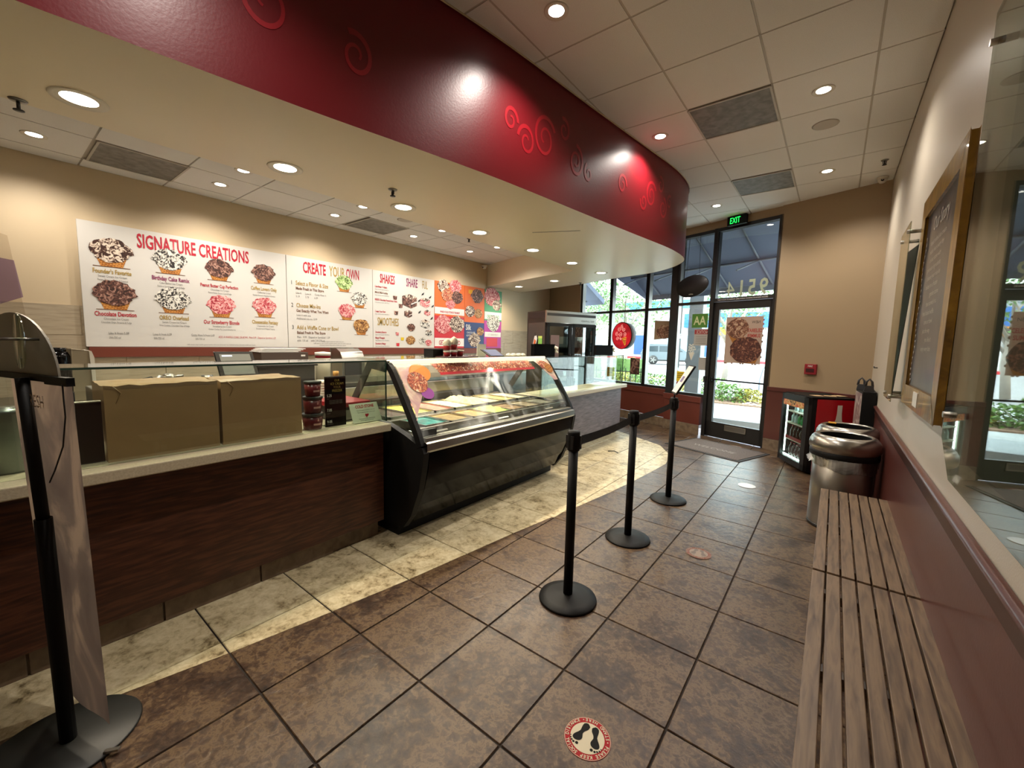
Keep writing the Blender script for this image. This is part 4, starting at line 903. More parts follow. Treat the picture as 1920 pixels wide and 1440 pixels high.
# cups display on top of the case
t = thing('display_tray', (-2.62, 2.47, 1.345), 'dark red tray on top of the case holding the sample cups', 'tray')
MB().box(-2.70, -2.5, 2.36, 2.72, 1.344, 1.354).build('tray_base', plain('tray_burgundy', '#3c1216', .4), t, bevel=.003); MB().box(-2.78, -2.66, 2.335, 2.45, 1.344, 1.415).build('tray_back', M_black, t, bevel=.003)
def icecup(x, y, z, r, h, lab, swirl):
    t = thing('sample_cup', (x, y, z), lab, 'cup', 'sample ice cream cups on the case')
    MB().lathe([(r*.72, 0), (r, h)], (x, y, z), 18).build('cup', plain('cup_red', '#9c1f22', .4), t); MB().lathe([(r*.99, h*.8), (r*1.05, h), (r, h*1.04)], (x, y, z), 18).build('rim', M_wpl, t)
    if swirl: MB().lathe([(r, h), (r*1.18, h*1.15), (r*1.0, h*1.4), (r*1.05, h*1.5), (r*.7, h*1.75), (r*.7, h*1.82), (.0001, h*2.1)], (x, y, z), 16).build('cream_swirl', plain('whipped_cream', '#e4dcc4', .6, bump=.4, bscale=60), t)
    else: MB().lathe([(r*.95, h), (r*.6, h*1.12), (.0001, h*1.15)], (x, y, z), 16).build('lid', M_clear, t)
icecup(-2.59, 2.43, 1.354, .032, .042, 'red sample cup at the left of the lower row on the tray', False); icecup(-2.59, 2.505, 1.354, .032, .042, 'red sample cup in the middle of the lower row on the tray', False); icecup(-2.60, 2.59, 1.354, .036, .05, 'red sample cup at the right of the lower row, largest', False)
icecup(-2.62, 2.455, 1.405, .034, .048, 'sample cup with a whipped swirl, left of the upper pair', True); icecup(-2.62, 2.535, 1.408, .034, .056, 'sample cup with a whipped swirl, right of the upper pair', True)
MB().box(-2.66, -2.57, 2.40, 2.60, 1.399, 1.404).build('upper_step', M_clear, bpy.data.objects['display_tray'])
t = thing('tablet', (-2.66, 3.1, 1.345), 'tilted blue-screened tablet on the case top', 'tablet')
MB().prism([(-2.62, 3.02, 1.345), (-2.60, 3.22, 1.345), (-2.70, 3.20, 1.41), (-2.72, 2.99, 1.41)], (-.008, 0, -.004)).build('tablet_body', M_black, t); MB().poly([(-2.622, 3.04, 1.351), (-2.604, 3.20, 1.351), (-2.694, 3.185, 1.408), (-2.712, 3.01, 1.408)]).build('screen', plain('tablet_screen', '#2b3866', .6, emit=.2), t)
t = thing('price_card', (-2.75, 3.0, 1.345), 'small white card standing behind the blue tablet', 'card'); MB().box(-2.76, -2.757, 2.98, 3.11, 1.344, 1.46).build('card', M_white, t)
t = thing('crumpled_napkins', (-2.7, 3.5, 1.345), 'crumpled white napkins on the case top', 'napkins')
b = MB()
for k in range(6): b.lathe([(.0001, 0), (.03, .005), (.022, .02), (.0001, .026)], (-2.68+.02*(k % 2), 3.38+.045*k, 1.345), 7, smooth=False)
b.build('napkin', M_wpl, t)
def blackbox(x, y, z, w, d, h, lab):
    t = thing('black_card_holder', (x, y, z), lab, 'holder', 'black holders standing on the glass guard')
    MB().prism([(x, y-w/2, z), (x, y+w/2, z), (x, y+w/2, z+h), (x, y-w/2, z+h)], (-d, 0, 0)).build('holder_body', plain('matt_black', '#0b0a0a', .9, spec=.1), t, bevel=.006)
    MB().tube([(x-.01, y+w/2, z+h*.8), (x+.01, y+w/2+.03, z+h*.7), (x-.02, y+w/2+.05, z+h*.45), (x+.01, y+w/2+.07, z+h*.3)], [.02, .024, .018, .01], 8, smooth=False).build('clear_bag_end', M_wpl, t)
blackbox(-2.90, 4.40, 1.3145, .46, .05, .15, 'dark rectangular card holder on the glass guard next to the case'); blackbox(-2.95, 6.24, 1.3145, .60, .05, .15, 'dark rectangular card holder on the glass guard nearer the windows')

# ---------------- glass-door freezer ----------------
FD = Vector((.734, 1.842, 0)).normalized(); FS = Vector((-1.04, .465, 0)).normalized(); FO = Vector((-3.86, 5.86, 0))
def FF(u, d, z): return FO+FD*u+FS*d+Vector((0, 0, z))
t = thing('glass_door_freezer', tuple(FO), 'tall two-door glass freezer with steel top at the end of the counter', 'freezer')
FW, FDP, FH = 1.10, .62, 2.03
MB().box(0, .03, .03, FDP, .1, FH, fr=FF).box(FW-.03, FW, .03, FDP, .1, FH, fr=FF).box(0, FW, FDP-.03, FDP, .1, FH, fr=FF).box(0, FW, .03, FDP, .1, .2, fr=FF).box(0, FW, .03, FDP, FH-.2, FH, fr=FF).build('cabinet', plain('freezer_side', '#5d5850', .35, .6), t)
MB().box(0, FW, -.005, .03, FH-.20, FH, fr=FF).build('top_panel', M_steel, t); MB().box(.02, FW-.02, -.012, -.005, FH-.085, FH-.04, fr=FF).build('vent_band', M_dark, t)
MB().box(-.004, .0, .04, FDP-.05, FH-.12, FH-.02, fr=FF).build('side_label_panel', M_bframe, t)
text('CONTROL TEMP', FF(.9, -.014, FH-.165), FD, Z, .04, M_dark, t)
MB().box(0, FW, .0, .03, .1, .25, fr=FF).build('bottom_panel', M_dark, t)
for k in range(2):
    u0 = .01+k*.545; u1 = u0+.535; b = MB()
    b.box(u0, u0+.06, -.02, .02, .26, FH-.205, fr=FF).box(u1-.06, u1, -.02, .02, .26, FH-.205, fr=FF).box(u0, u1, -.02, .02, .26, .33, fr=FF).box(u0, u1, -.02, .02, FH-.26, FH-.205, fr=FF)
    d_ = b.build('door', M_black, t); MB().box(u0+.06, u1-.06, -.005, 0, .33, FH-.26, fr=FF).build('pane', glass('freezer_glass', '#a9b4b4', 1.2, base_refl=.16), d_)
    MB().box(u1-.05 if k == 0 else u0+.02, u1-.03 if k == 0 else u0+.04, -.05, -.02, .9, 1.3, fr=FF).build('handle', M_dark, d_)
for zz_ in (.95, 1.7):
    fl = bpy.data.lights.new('freezer_fill', 'POINT'); fl.energy = 5; fl.color = (.9, 1, 1); fl.shadow_soft_size = .05; fo = bpy.data.objects.new('freezer_fill', fl); COL.objects.link(fo); fo.parent = t; fo.location = FF(.55, .12, zz_)-ORG[t.name]  # fill lights added to brighten the freezer interior
for z in (.7, 1.05, 1.4): MB().box(.04, FW-.04, .05, FDP-.08, z, z+.015, fr=FF).build('shelf', M_steel2, t)
MB().box(.1, .28, -.008, -.006, 1.15, 1.62, fr=FF).build('taped_list', plain('list_brown', '#5a4848', .6), t)
for k in range(9):
    u = .15+.11*k
    tt = thing('boxed_cake', tuple(FF(u, .2, 1.415 if k % 2 else 1.065)), 'pale box on a freezer shelf, number %d from the left' % (k+1), 'box', 'boxes inside the glass-door freezer'); tt['label'] = 'pale carton in the glass-door freezer, %s shelf, %s from the left' % ('upper' if k % 2 else 'lower', ('first', 'second', 'third', 'fourth', 'fifth')[k//2])
    MB().box(u-.045, u+.045, .08, .3, 1.416 if k % 2 else 1.066, 1.60 if k % 2 else 1.27, fr=FF).build('carton', M_wpl, tt)
t = thing('hanging_tag', tuple(FF(-.01, .3, 1.55)), 'white and red tag hanging on the freezer side', 'tag')
MB().prism([FF(-.012, .40, 1.42), FF(-.012, .31, 1.36), FF(-.012, .24, 1.56), FF(-.012, .28, 1.61), FF(-.012, .33, 1.60)], FD*-.006).build('tag_card', M_white, t); MB().prism([FF(-.022, .37, 1.43), FF(-.022, .31, 1.40), FF(-.022, .275, 1.52), FF(-.022, .32, 1.55)], FD*-.002).build('red_print', M_orange, t)
MB().tube([FF(-.02, .3, 1.60), FF(-.02, .31, 1.66)], .004, 6).build('string', M_dark, t)
t = thing('green_note', tuple(FF(-.01, .12, 1.5)), 'green and white note stuck on the freezer side', 'note')
MB().box(-.008, -.003, .10, .22, 1.46, 1.56, fr=FF).build('note_bottom', plain('note_green', '#8ac45a', .5), t); MB().box(-.008, -.003, .10, .22, 1.56, 1.60, fr=FF).build('note_top', plain('note_lime', '#c9d86a', .5), t)
# ---------------- stanchions ----------------
def stanchion(x, y, lab):
    t = thing('queue_post', (x, y, 0), lab, 'stanchion', 'black belt queue posts')
    MB().lathe([(.165, .0), (.168, .004), (.165, .012), (.12, .02), (.05, .028), (.03, .034)], (x, y, .001), 40).build('base', M_black, t)
    MB().lathe([(.027, .02), (.027, .90)], (x, y, 0), 24).build('pole', M_black, t)
    MB().lathe([(.029, .885), (.035, .892), (.035, .99), (.032, 1.0), (.0001, 1.002)], (x, y, 0), 24).build('belt_head', M_black, t)
    for a in range(4):
        th = a*PI/2+.3; MB().box(x+.034*math.cos(th)-.008, x+.034*math.cos(th)+.008, y+.034*math.sin(th)-.008, y+.034*math.sin(th)+.008, .90, .975).build('belt_clip', M_dark, t)
    return t
SP = [(-1.12, 2.022), (-1.147, 2.975), (-1.163, 4.008)]
for (x, y), l in zip(SP, ('nearest black queue post, in front of the case', 'middle black queue post', 'farthest black queue post, topped by a tilted sign holder')): stanchion(x, y, l)
for k in range(2):
    (x0, y0), (x1, y1) = SP[k], SP[k+1]
    t = thing('queue_belt', ((x0+x1)/2, (y0+y1)/2, .93), 'black retractable belt between the %s posts' % ('near and middle' if k == 0 else 'middle and far'), 'belt', 'queue belts')
    b = MB(); n = 12
    def q(f, z): return (x0+(x1-x0)*f, y0+.036+(y1-y0-.072)*f, z-.012*4*f*(1-f))
    for i in range(n):
        f, g = i/n, (i+1)/n
        for s in (.0012, -.0012): b.poly([(q(f, .91)[0]+s, *q(f, .91)[1:]), (q(g, .91)[0]+s, *q(g, .91)[1:]), (q(g, .96)[0]+s, *q(g, .96)[1:]), (q(f, .96)[0]+s, *q(f, .96)[1:])])
    b.build('webbing', plain('belt_webbing', '#1a1919', .8, bump=.3, bscale=200), t)
t = thing('sign_holder', (-1.163, 4.008, 1.0), 'tilted black framed sign holder on the farthest queue post', 'sign holder')
hv = (R3 @ Vector((.178, .262, 0))); wv = Vector((-.33, .94, 0)).normalized()*.215; wv = Vector((-.70, -.55, 0)).normalized()*.045+Vector((-.28, .96, 0))*.20
o0 = Vector((-1.163, 4.008, 1.035))-wv/2
nn = hv.cross(wv).normalized()
MB().prism([o0, o0+wv, o0+wv+hv, o0+hv], nn*.014).build('frame', M_black, t)
def SI(a, c, off): return o0+wv*a+hv*c+nn*off
MB().poly([SI(.06, .04, .016), SI(.94, .04, .016), SI(.94, .96, .016), SI(.06, .96, .016)]).poly([SI(.06, .04, -.002), SI(.06, .96, -.002), SI(.94, .96, -.002), SI(.94, .04, -.002)]).build('paper_insert', M_white, t)
MB().poly([SI(.3, .4, .018), SI(.7, .4, .018), SI(.7, .6, .018), SI(.3, .6, .018)]).poly([SI(.3, .4, -.004), SI(.3, .6, -.004), SI(.7, .6, -.004), SI(.7, .4, -.004)]).build('printed_emblem', plain('print_lilac', '#7b6a90', .6), t)
MB().tube([(-1.163, 4.008, .99), (-1.163, 4.008, 1.045)], .008, 8).build('stem', M_black, t)
# ---------------- benches ----------------
def bench(y0, y1, lab):
    t = thing('slatted_bench', (.19, (y0+y1)/2, 0), lab, 'bench', 'slatted wooden benches')
    first = None; w, g = .0475, .0073
    for k in range(7):
        x = -.001+k*(w+g)
        if first is None:
            first = MB().box(x, x+w, y0, y1, .424, .446).build('slat', M_slat, t, bevel=.0025)
        else:
            o = first.copy(); COL.objects.link(o); o.location = (k*(w+g), 0, 0)
    for y in (y0+.12, (y0+y1)/2, y1-.16): MB().box(.01, .365, y, y+.04, .385, .424).build('cross_batten', M_slat, t)
    for y in (y0+.12, y1-.16):
        for x in (.03, .315): MB().box(x, x+.035, y, y+.04, 0, .385).build('leg', M_steel2, t, bevel=.004)
    return t
bench(.93, 2.368, 'slatted wooden bench along the right wall, the near one'); bench(2.388, 3.835, 'slatted wooden bench along the right wall, the far one beside the bins')
# ---------------- trash cans ----------------
def can(x, y, lab, bag, chip):
    t = thing('trash_can', (x, y, 0), lab, 'trash can', 'stainless open-top trash cans'); c = (x, y, 0)
    MB().lathe([(.205, .0), (.207, .03)], c, 40).build('base_ring', M_dark, t)
    MB().lathe([(.203, .028), (.206, .035), (.206, .60), (.2, .605)], c, 48).build('drum', M_steel, t)
    MB().lathe([(.206, .60), (.231, .605), (.234, .615), (.234, .650), (.230, .655)], c, 48).build('band', M_black, t)
    pr = [(.230, .655), (.238, .672), (.241, .70), (.236, .73), (.224, .757), (.206, .777), (.188, .786), (.176, .783), (.171, .776)]
    MB().lathe(pr, c, 48, cap=False).build('dome_lid', M_steel, t); MB().lathe([(.171, .776), (.166, .768), (.164, .60)], c, 48, cap=False).build('opening_rim', plain('hole_shade_black', '#080707', .8, spec=.1), t); MB().lathe([(.164, .62), (.0001, .60)], c, 32, cap=False).build('hole_shade_disc', MATS['hole_shade_black'], t)  # opening's shade put into the colour: black inner wall and bottom disc
    if bag:
        b = MB(); n = 60; r0 = random.Random(4)
        top = [(.2315, .607) for _ in range(n)]; bot = []
        for k in range(n):
            th = 2*PI*k/n; dpt = .05+.05*max(0, math.cos(th+1.2))+.012*math.sin(7*th)+r0.uniform(-.006, .006)
            bot.append((.222+.010*math.sin(9*th)+r0.uniform(0, .006), .605-dpt))
        for k in range(n):
            k2 = (k+1) % n; t0, t1 = 2*PI*k/n, 2*PI*k2/n
            P = lambda r, z, th: (x+r*math.cos(th), y+r*math.sin(th), z)
            b.poly([P(*top[k], t0), P(*top[k2], t1), P(*bot[k2], t1), P(*bot[k], t0)], 0, True)
        for k in range(5):
            th = 3.3+.06*k; b.poly([(x+.23*math.cos(th), y+.23*math.sin(th), .60), (x+.26*math.cos(th+.1), y+.26*math.sin(th+.1), .585-.01*k), (x+.235*math.cos(th+.2), y+.235*math.sin(th+.2), .57)], 0)
        b.build('bag_liner', glass('clear_bag', '#b9b4a8', .8, .3, frost=.75, base_refl=.12), t)
    if chip: MB().box(x-.15, x-.09, y+.06, y+.14, .780, .786).build('yellow_label', plain('label_amber', '#c8902a', .5), t)
    return t
can(.125, 4.37, 'stainless trash can at the bench end with a clear bag hanging out under its lid', True, False); can(.155, 4.93, 'stainless open-top trash can behind the other one, beside the drinks fridge', False, True)
# ---------------- drinks fridge ----------------
A0 = Vector((-.46, 6.47, 0)); A1 = Vector((-.158, 5.93, 0)); du = (A1-A0); WU = du.length; du.normalize(); dv = Vector((-du.y, du.x, 0))
def DF(u, d, z): return A0+du*u+dv*d+Vector((0, 0, z))
t = thing('drinks_fridge', tuple(A0), 'low glass-door drinks fridge with red side and white bottle silhouette', 'fridge')
FZ = .925; D = .46
b = MB(); b.box(0, WU, D-.03, D, .03, FZ, fr=DF).box(0, .02, .0, D, .03, FZ, fr=DF).box(WU-.02, WU, 0, D, .03, FZ, fr=DF).box(0, WU, 0, D, .03, .1, fr=DF).box(0, WU, 0, D, FZ-.03, FZ, fr=DF)
b.build('cabinet_shell', M_black, t)
MB().box(WU-.001, WU+.004, .05, D, .05, FZ-.02, fr=DF).build('red_side_panel', plain('soda_red', '#a00d18', .3), t)
bp = [(.30, .28), (.30, .50), (.285, .58), (.262, .68), (.255, .75), (.255, .845), (.205, .845), (.205, .75), (.198, .68), (.175, .58), (.16, .50), (.16, .28)]
bp = [(d+.06, z) for d, z in bp]
MB().prism([DF(WU+.006, d, z) for d, z in bp], du*.001).build('bottle_silhouette', plain('silhouette_white', '#c9c2b2', .5), t)
MB().box(.02, WU-.02, D-.05, D-.04, .1, FZ-.03, fr=DF).build('back_liner', plain('fridge_liner', '#b9cfcc', .5), t)
b = MB(); b.box(0, .05, -.04, .0, .04, FZ-.01, fr=DF).box(WU-.09, WU, -.04, 0, .04, FZ-.01, fr=DF).box(0, WU, -.04, 0, .04, .11, fr=DF).box(0, WU, -.04, 0, FZ-.09, FZ-.01, fr=DF)
dd = b.build('door', M_bframe, t); MB().box(.05, WU-.09, -.022, -.018, .11, FZ-.09, fr=DF).build('pane', glass('fridge_pane', '#eef6f4', .5), dd)
MB().box(.05, WU-.09, -.044, -.04, FZ-.155, FZ-.085, fr=DF).build('header_print', mottle('fridge_header', [(.35, '#b9442c'), (.5, '#d8b070'), (.65, '#3a1c14')], 14, .5, 4, 1), dd)
for z in (.32, .53, .68): MB().box(.02, WU-.02, .01, D-.05, z, z+.012, fr=DF).build('shelf', M_wpl, t)
MB().box(.03, .045, .0, .02, .15, .8, fr=DF).build('led_strip', plain('led_white', '#eafff2', .5, emit=5), t); MB().box(.03, WU-.1, .0, .02, .11, .122, fr=DF).build('led_strip', plain('led_white', '#eafff2', .5, emit=5), t)
ld = bpy.data.lights.new('fridge_lamp', 'POINT'); ld.energy = 2.2; ld.color = (.85, 1, .95); ld.shadow_soft_size = .05; lo = bpy.data.objects.new('fridge_lamp', ld); COL.objects.link(lo); lo.parent = t; lo.location = DF(.25, .12, .83)-ORG[t.name]
OR5 = ['first', 'second', 'third', 'fourth', 'fifth']
def bottle(u, d, z, h, r, m, capm, lab, grp):
    t = thing('soda_bottle', tuple(DF(u, d, z)), lab, 'bottle', grp); c = tuple(DF(u, d, z))
    MB().lathe([(r*.9, 0), (r, h*.05), (r*.9, h*.35), (r, h*.55), (r*.85, h*.68), (r*.38, h*.86), (r*.38, h*.93)], c, 14).build('bottle_body', m, t); MB().lathe([(r*.45, h*.93), (r*.45, h), (.0001, h)], c, 12).build('cap', capm, t)
M_bg = plain('bottle_green', '#2f9a54', .15); M_bc = plain('bottle_cola', '#2a1210', .15); M_bw = plain('bottle_water', '#a9c4c6', .15)
for k in range(5): bottle(.12+.075*k, .06, .545, .125, .026, M_bg if k > 1 else M_bw, M_wpl, '%s soda bottle on the middle shelf of the drinks fridge, %s from the left' % ('green' if k > 1 else 'clear', OR5[k]), 'bottles on the middle fridge shelf')
for k in range(5): bottle(.12+.075*k, .06, .334, .17, .028, M_bc, M_redpl, 'dark cola bottle on the lower shelf of the drinks fridge, %s from the left' % OR5[k], 'cola bottles on the lower fridge shelf')
for k in range(5): bottle(.12+.075*k, .06, .104, .18, .028, M_bc, M_redpl, 'dark cola bottle on the floor of the drinks fridge, %s from the left' % OR5[k], 'cola bottles at the bottom of the fridge')
for k in range(3): bottle(.14+.1*k, .08, .695, .12, .028, M_bw, M_wpl, 'clear bottle on the top shelf of the drinks fridge, %s from the left' % OR5[k], 'bottles on the top fridge shelf')
MB().box(.06, WU-.1, .005, .012, .334, .37, fr=DF).build('shelf_front_label', M_redpl, t := bpy.data.objects['drinks_fridge'])
t = thing('leaflets', tuple(DF(.4, .3, FZ)), 'loose tan paper leaflets lying on the drinks fridge', 'papers')
for k, (u, d, a) in enumerate(((.42, .15, .2), (.45, .27, -.3), (.43, .38, .5))):
    q = [DF(u+.08*math.cos(a+i*PI/2+.7), d+.08*math.sin(a+i*PI/2+.7), FZ+.003+.004*k) for i in range(4)]; MB().prism(q, (0, 0, .002)).build('leaflet', plain('leaflet_tan', '#c9ab80', .6), t)
# bag caddy
t = thing('bag_rack', (.3, 5.65, 0), 'tall black rack with greyish printed side beside the drinks fridge', 'rack')
MB().prism([(.262, 5.55, 0), (.37, 5.55, 0), (.372, 5.95, 0), (.222, 5.95, 0)], (0, 0, 1.06)).build('rack_body', M_black, t)
MB().prism([(.258, 5.56, .2), (.221, 5.94, .2), (.221, 5.94, 1.04), (.258, 5.56, 1.04)], (-.003, 0, 0)).build('side_print', mottle('rack_side_print', [(.35, '#a79a8c'), (.5, '#6e4a4e'), (.65, '#c2b8ac')], 6, .5, 5, 1), t)
t = thing('carrier_bags', (.3, 5.7, 1.06), 'charcoal paper carrier bags with handles sticking out of the black rack', 'bags')
for k, (x, y) in enumerate(((.255, 5.85), (.31, 5.66))):
    b = MB().prism([(x-.04, y, 1.06), (x+.045, y, 1.06), (x+.035, y, 1.12), (x-.03, y, 1.12)], (0, .03, 0))
    b.tube([(x-.028, y+.015, 1.11), (x-.024, y+.015, 1.16), (x, y+.015, 1.19), (x+.022, y+.015, 1.16), (x+.028, y+.015, 1.11)], [.012, .010, .008, .010, .012], 8); b.build('paper_bag', M_bag if k == 0 else M_dgrey, t)
t = thing('wall_hook', (.37, 6.0, 1.30), 'tiny dark hook on the wall above the bags', 'hook'); MB().tube([(.38, 6.0, 1.30), (.35, 6.0, 1.30), (.35, 6.0, 1.315)], .006, 8).build('hook_body', M_dark, t)
# ---------------- right wall signs ----------------
t = thing('framed_menu', (.34, 2.7, 1.1), 'gold and brown framed chalkboard style menu on the right wall', 'framed sign')
X = .328; y0, y1, z0, z1 = 2.30, 3.30, 1.20, 2.31; fw = .10
M_frame = mottle('frame_gold_wood', [(.3, '#6e4e14'), (.5, '#97701e'), (.7, '#b58c2e')], 7, .3, 6, 1.2, (1, 3, 1), coat=.6)
def fr_bar(a, b_, c, d): return [(X, *a), (X, *b_), (X, *c), (X, *d)]
for nm, q in (('frame_near', [(y0, z0), (y0, z1), (y0+fw, z1-fw), (y0+fw, z0+fw)]), ('frame_far', [(y1, z0), (y1-fw, z0+fw), (y1-fw, z1-fw), (y1, z1)]), ('frame_top', [(y0, z1), (y1, z1), (y1-fw, z1-fw), (y0+fw, z1-fw)]), ('frame_bottom', [(y0, z0), (y0+fw, z0+fw), (y1-fw, z0+fw), (y1, z0)])):
    MB().prism([(X, y, z) for y, z in q], (.026, 0, 0)).build('frame_member', M_frame, t, bevel=.004)
MB().box(X+.014, X+.024, y0+fw-.01, y1-fw+.01, z0+fw-.01, z1-fw+.01).build('chalk_panel', mottle('panel_chalk', [(.35, '#3a3434'), (.65, '#544c4c')], 5, .3, 6, .6, coat=.4), t)
MB().box(X+.026, .38, y0+.15, y1-.15, z0+.15, z1-.15).build('wall_cleat', M_dark, t)
MY2 = Vector((0, -1, 0))
r0 = random.Random(5)
text('Our Story', (X+.012, (y0+y1)/2, z1-.22), MY2, Z, .10, plain('chalk_white', '#b9b2a8', .8), t, .9)
ws = ['hand crafted ice cream', 'made fresh every day', 'in our store with', 'premium ingredients', 'choose your mix-ins', 'folded on a frozen', 'granite stone', 'then served in a', 'fresh baked waffle', 'cone or bowl', 'just the way', 'you like it', 'enjoy every bite']
for k, w_ in enumerate(ws): text(w_, (X+.012, (y0+y1)/2+r0.uniform(-.05, .05), z1-.29-.044*k), MY2, Z, .034, MATS['chalk_white'], t, 1.2)
b = MB()
for k in range(26):
    a = k*.24; yy = y1-fw-.05+.02*math.sin(a*3); zz = z0+fw+.03+k*.030
    b.lathe([(.0001, 0), (.012, .001), (.0001, .002)], (0, 0, 0), 6, fr=lambda p, q, s, yy=yy, zz=zz: (X+.012-s, yy+p, zz+q))
b.build('chalk_border', MATS['chalk_white'], t)
MB().box(X-.004, X, 2.72, 2.85, 1.22, 1.29).build('printed_badge', M_wpl, t)
# acrylic poster panel near
t = thing('acrylic_sign', (.34, 1.5, 1.1), 'large clear acrylic poster panel on metal standoffs, nearest on the right wall', 'acrylic sign')
MB().prism([(.335, 2.16, 2.62), (.335, 2.16, 1.18), (.335, 1.98, 1.06), (.335, .9, 1.06), (.335, .9, 2.62)], (.006, 0, 0)).build('acrylic_sheet', M_acry, t)
MB().box(.372, .378, .92, 1.98, 1.12, 2.58).build('backing_print', plain('backing_sage', '#8f958c', .5), t)
for y, z in ((2.10, 2.50), (2.08, 1.27), (1.0, 1.16), (1.0, 2.5)):
    MB().tube([(.38, y, z), (.318, y, z)], .011, 12).build('standoff', M_steel, t)
# far acrylic panel with a dark poster
t = thing('acrylic_poster', (.30, 4.1, 1.1), 'narrow dark poster behind clear acrylic on long metal standoffs, far right wall', 'acrylic sign')
MB().box(.298, .302, 3.50, 3.95, 1.17, 2.27).build('acrylic_sheet', M_clear, t)
MB().prism([(.306, 3.55, 1.20), (.306, 3.90, 1.24), (.330, 3.90, 2.15), (.355, 3.62, 2.15)], (.003, 0, 0)).build('poster_sheet', plain('poster_back_dark', '#2c2624', .5), t)
for y, z in ((3.56, 1.20), (3.88, 2.22), (3.56, 2.22), (3.88, 1.2)): MB().tube([(.38, y, z), (.29, y, z)], .012, 12).build('standoff', M_steel, t)
# ---------------- sign stand (left foreground) ----------------
t = thing('banner_stand', (-2.08, .1, 0), 'tall banner stand with flat black base in the left foreground', 'banner stand')
P0 = Vector((-1.905, .191, 0)); P1 = Vector((-2.30, .098, 0)); bd = (P0-P1).normalized(); bn = Vector((bd.y, -bd.x, 0))
MB().lathe([(.205, 0), (.21, .003), (.205, .009), (.0001, .011)], (-2.09, .085, .001), 48, sx=.95, sy=1.05).build('base_plate', plain('stand_base', '#20211f', .45), t)
MB().tube([(-2.09, .103, .008), (-2.094, .093, .85)], .023, 14).build('pole', M_black, t); MB().tube([(-2.094, .093, .84), (-2.10, .077, 1.335)], .017, 14).build('upper_pole', M_black, t)
def BN(a, z, o=0): return P1.lerp(P0, a)+Vector((0, 0, z))+bn*(o-.05)*-1
def BNp(a, z, o=0): q_ = (z-.115)/1.22; return P1.lerp(P0, a)+Vector((0, -(.040-.018*a)*q_, z))+bn*-o
b = MB(); n = 8
for i in range(n):
    for j in range(14):
        z = lambda q: .115+1.215*q/14
        wv_ = lambda a: .004*math.sin(a*9)
        b.poly([BNp(i/n, z(j), wv_(i/n)), BNp((i+1)/n, z(j), wv_((i+1)/n)), BNp((i+1)/n, z(j+1), wv_((i+1)/n)), BNp(i/n, z(j+1), wv_(i/n))], 0, True)
b.build('banner', M_fabric, t)
MB().prism([BNp(-.05, 1.325), BNp(1.06, 1.325), BNp(1.06, 1.345), BNp(-.05, 1.345)], bn*.02).build('top_bar', M_black, t); MB().prism([BNp(.72, 1.318, -.0), BNp(1.06, 1.318), BNp(1.06, 1.342), BNp(.72, 1.342)], bn*.02).build('bar_clamp', M_black, t)
pts = [BNp(.20+.66*math.cos(th), 1.345+.205*math.sin(th)) for th in [PI*k/24 for k in range(25)]]
MB().prism(pts, bn*.006).build('arched_header', plain('header_grey', '#8d887c', .5), t)
c0 = ray0 = Vector((-2.02, .075, 1.455))
MB().lathe([(.0001, -.003), (.085, -.003), (.085, .003), (.0001, .003)], (0, 0, 0), 36, fr=lambda x, y, z: c0+bd*x*.45+Vector((.0, .0, 1))*y+bn*(z)).build('clear_disc', M_clear, t)
MB().tube([(-2.02, .03, 1.462), (-2.06, .14, 1.462)], .005, 8).build('pin', M_steel2, t)
MB().prism([BNp(-.1, 1.54), BNp(.42, 1.54), BNp(.30, 1.80), BNp(-.1, 1.84)], bn*.002).build('upper_sheet', glass('sheet_clear', '#f6f4f2', .03, base_refl=.02), t)
MB().prism([BNp(.0, 1.58, .003), BNp(.40, 1.60, .003), BNp(.33, 1.72, .003), BNp(.0, 1.74, .003)], bn*.001).build('purple_print', glass('sheet_purple', '#d6cce6', .03, base_refl=.02), t)
MB().tube([BNp(1.0, 1.325, -.02), BNp(.99, 1.22, -.02), BNp(.9, 1.12, -.02), BNp(.72, 1.03, -.02), BNp(.6, .98, -.02)], .0022, 6).build('cord', M_dark, t)
MB().prism([(-1.925, .18, .012), (-1.90, .215, .012), (-1.89, .205, .012), (-1.915, .17, .012)], (0, 0, .008)).build('base_clip', M_steel, t)
text('FRESH', BNp(.62, 1.24, -.012)+bn*.02, bd, Z, .06, plain('faded_print', '#a58c80', .6), t, .8)
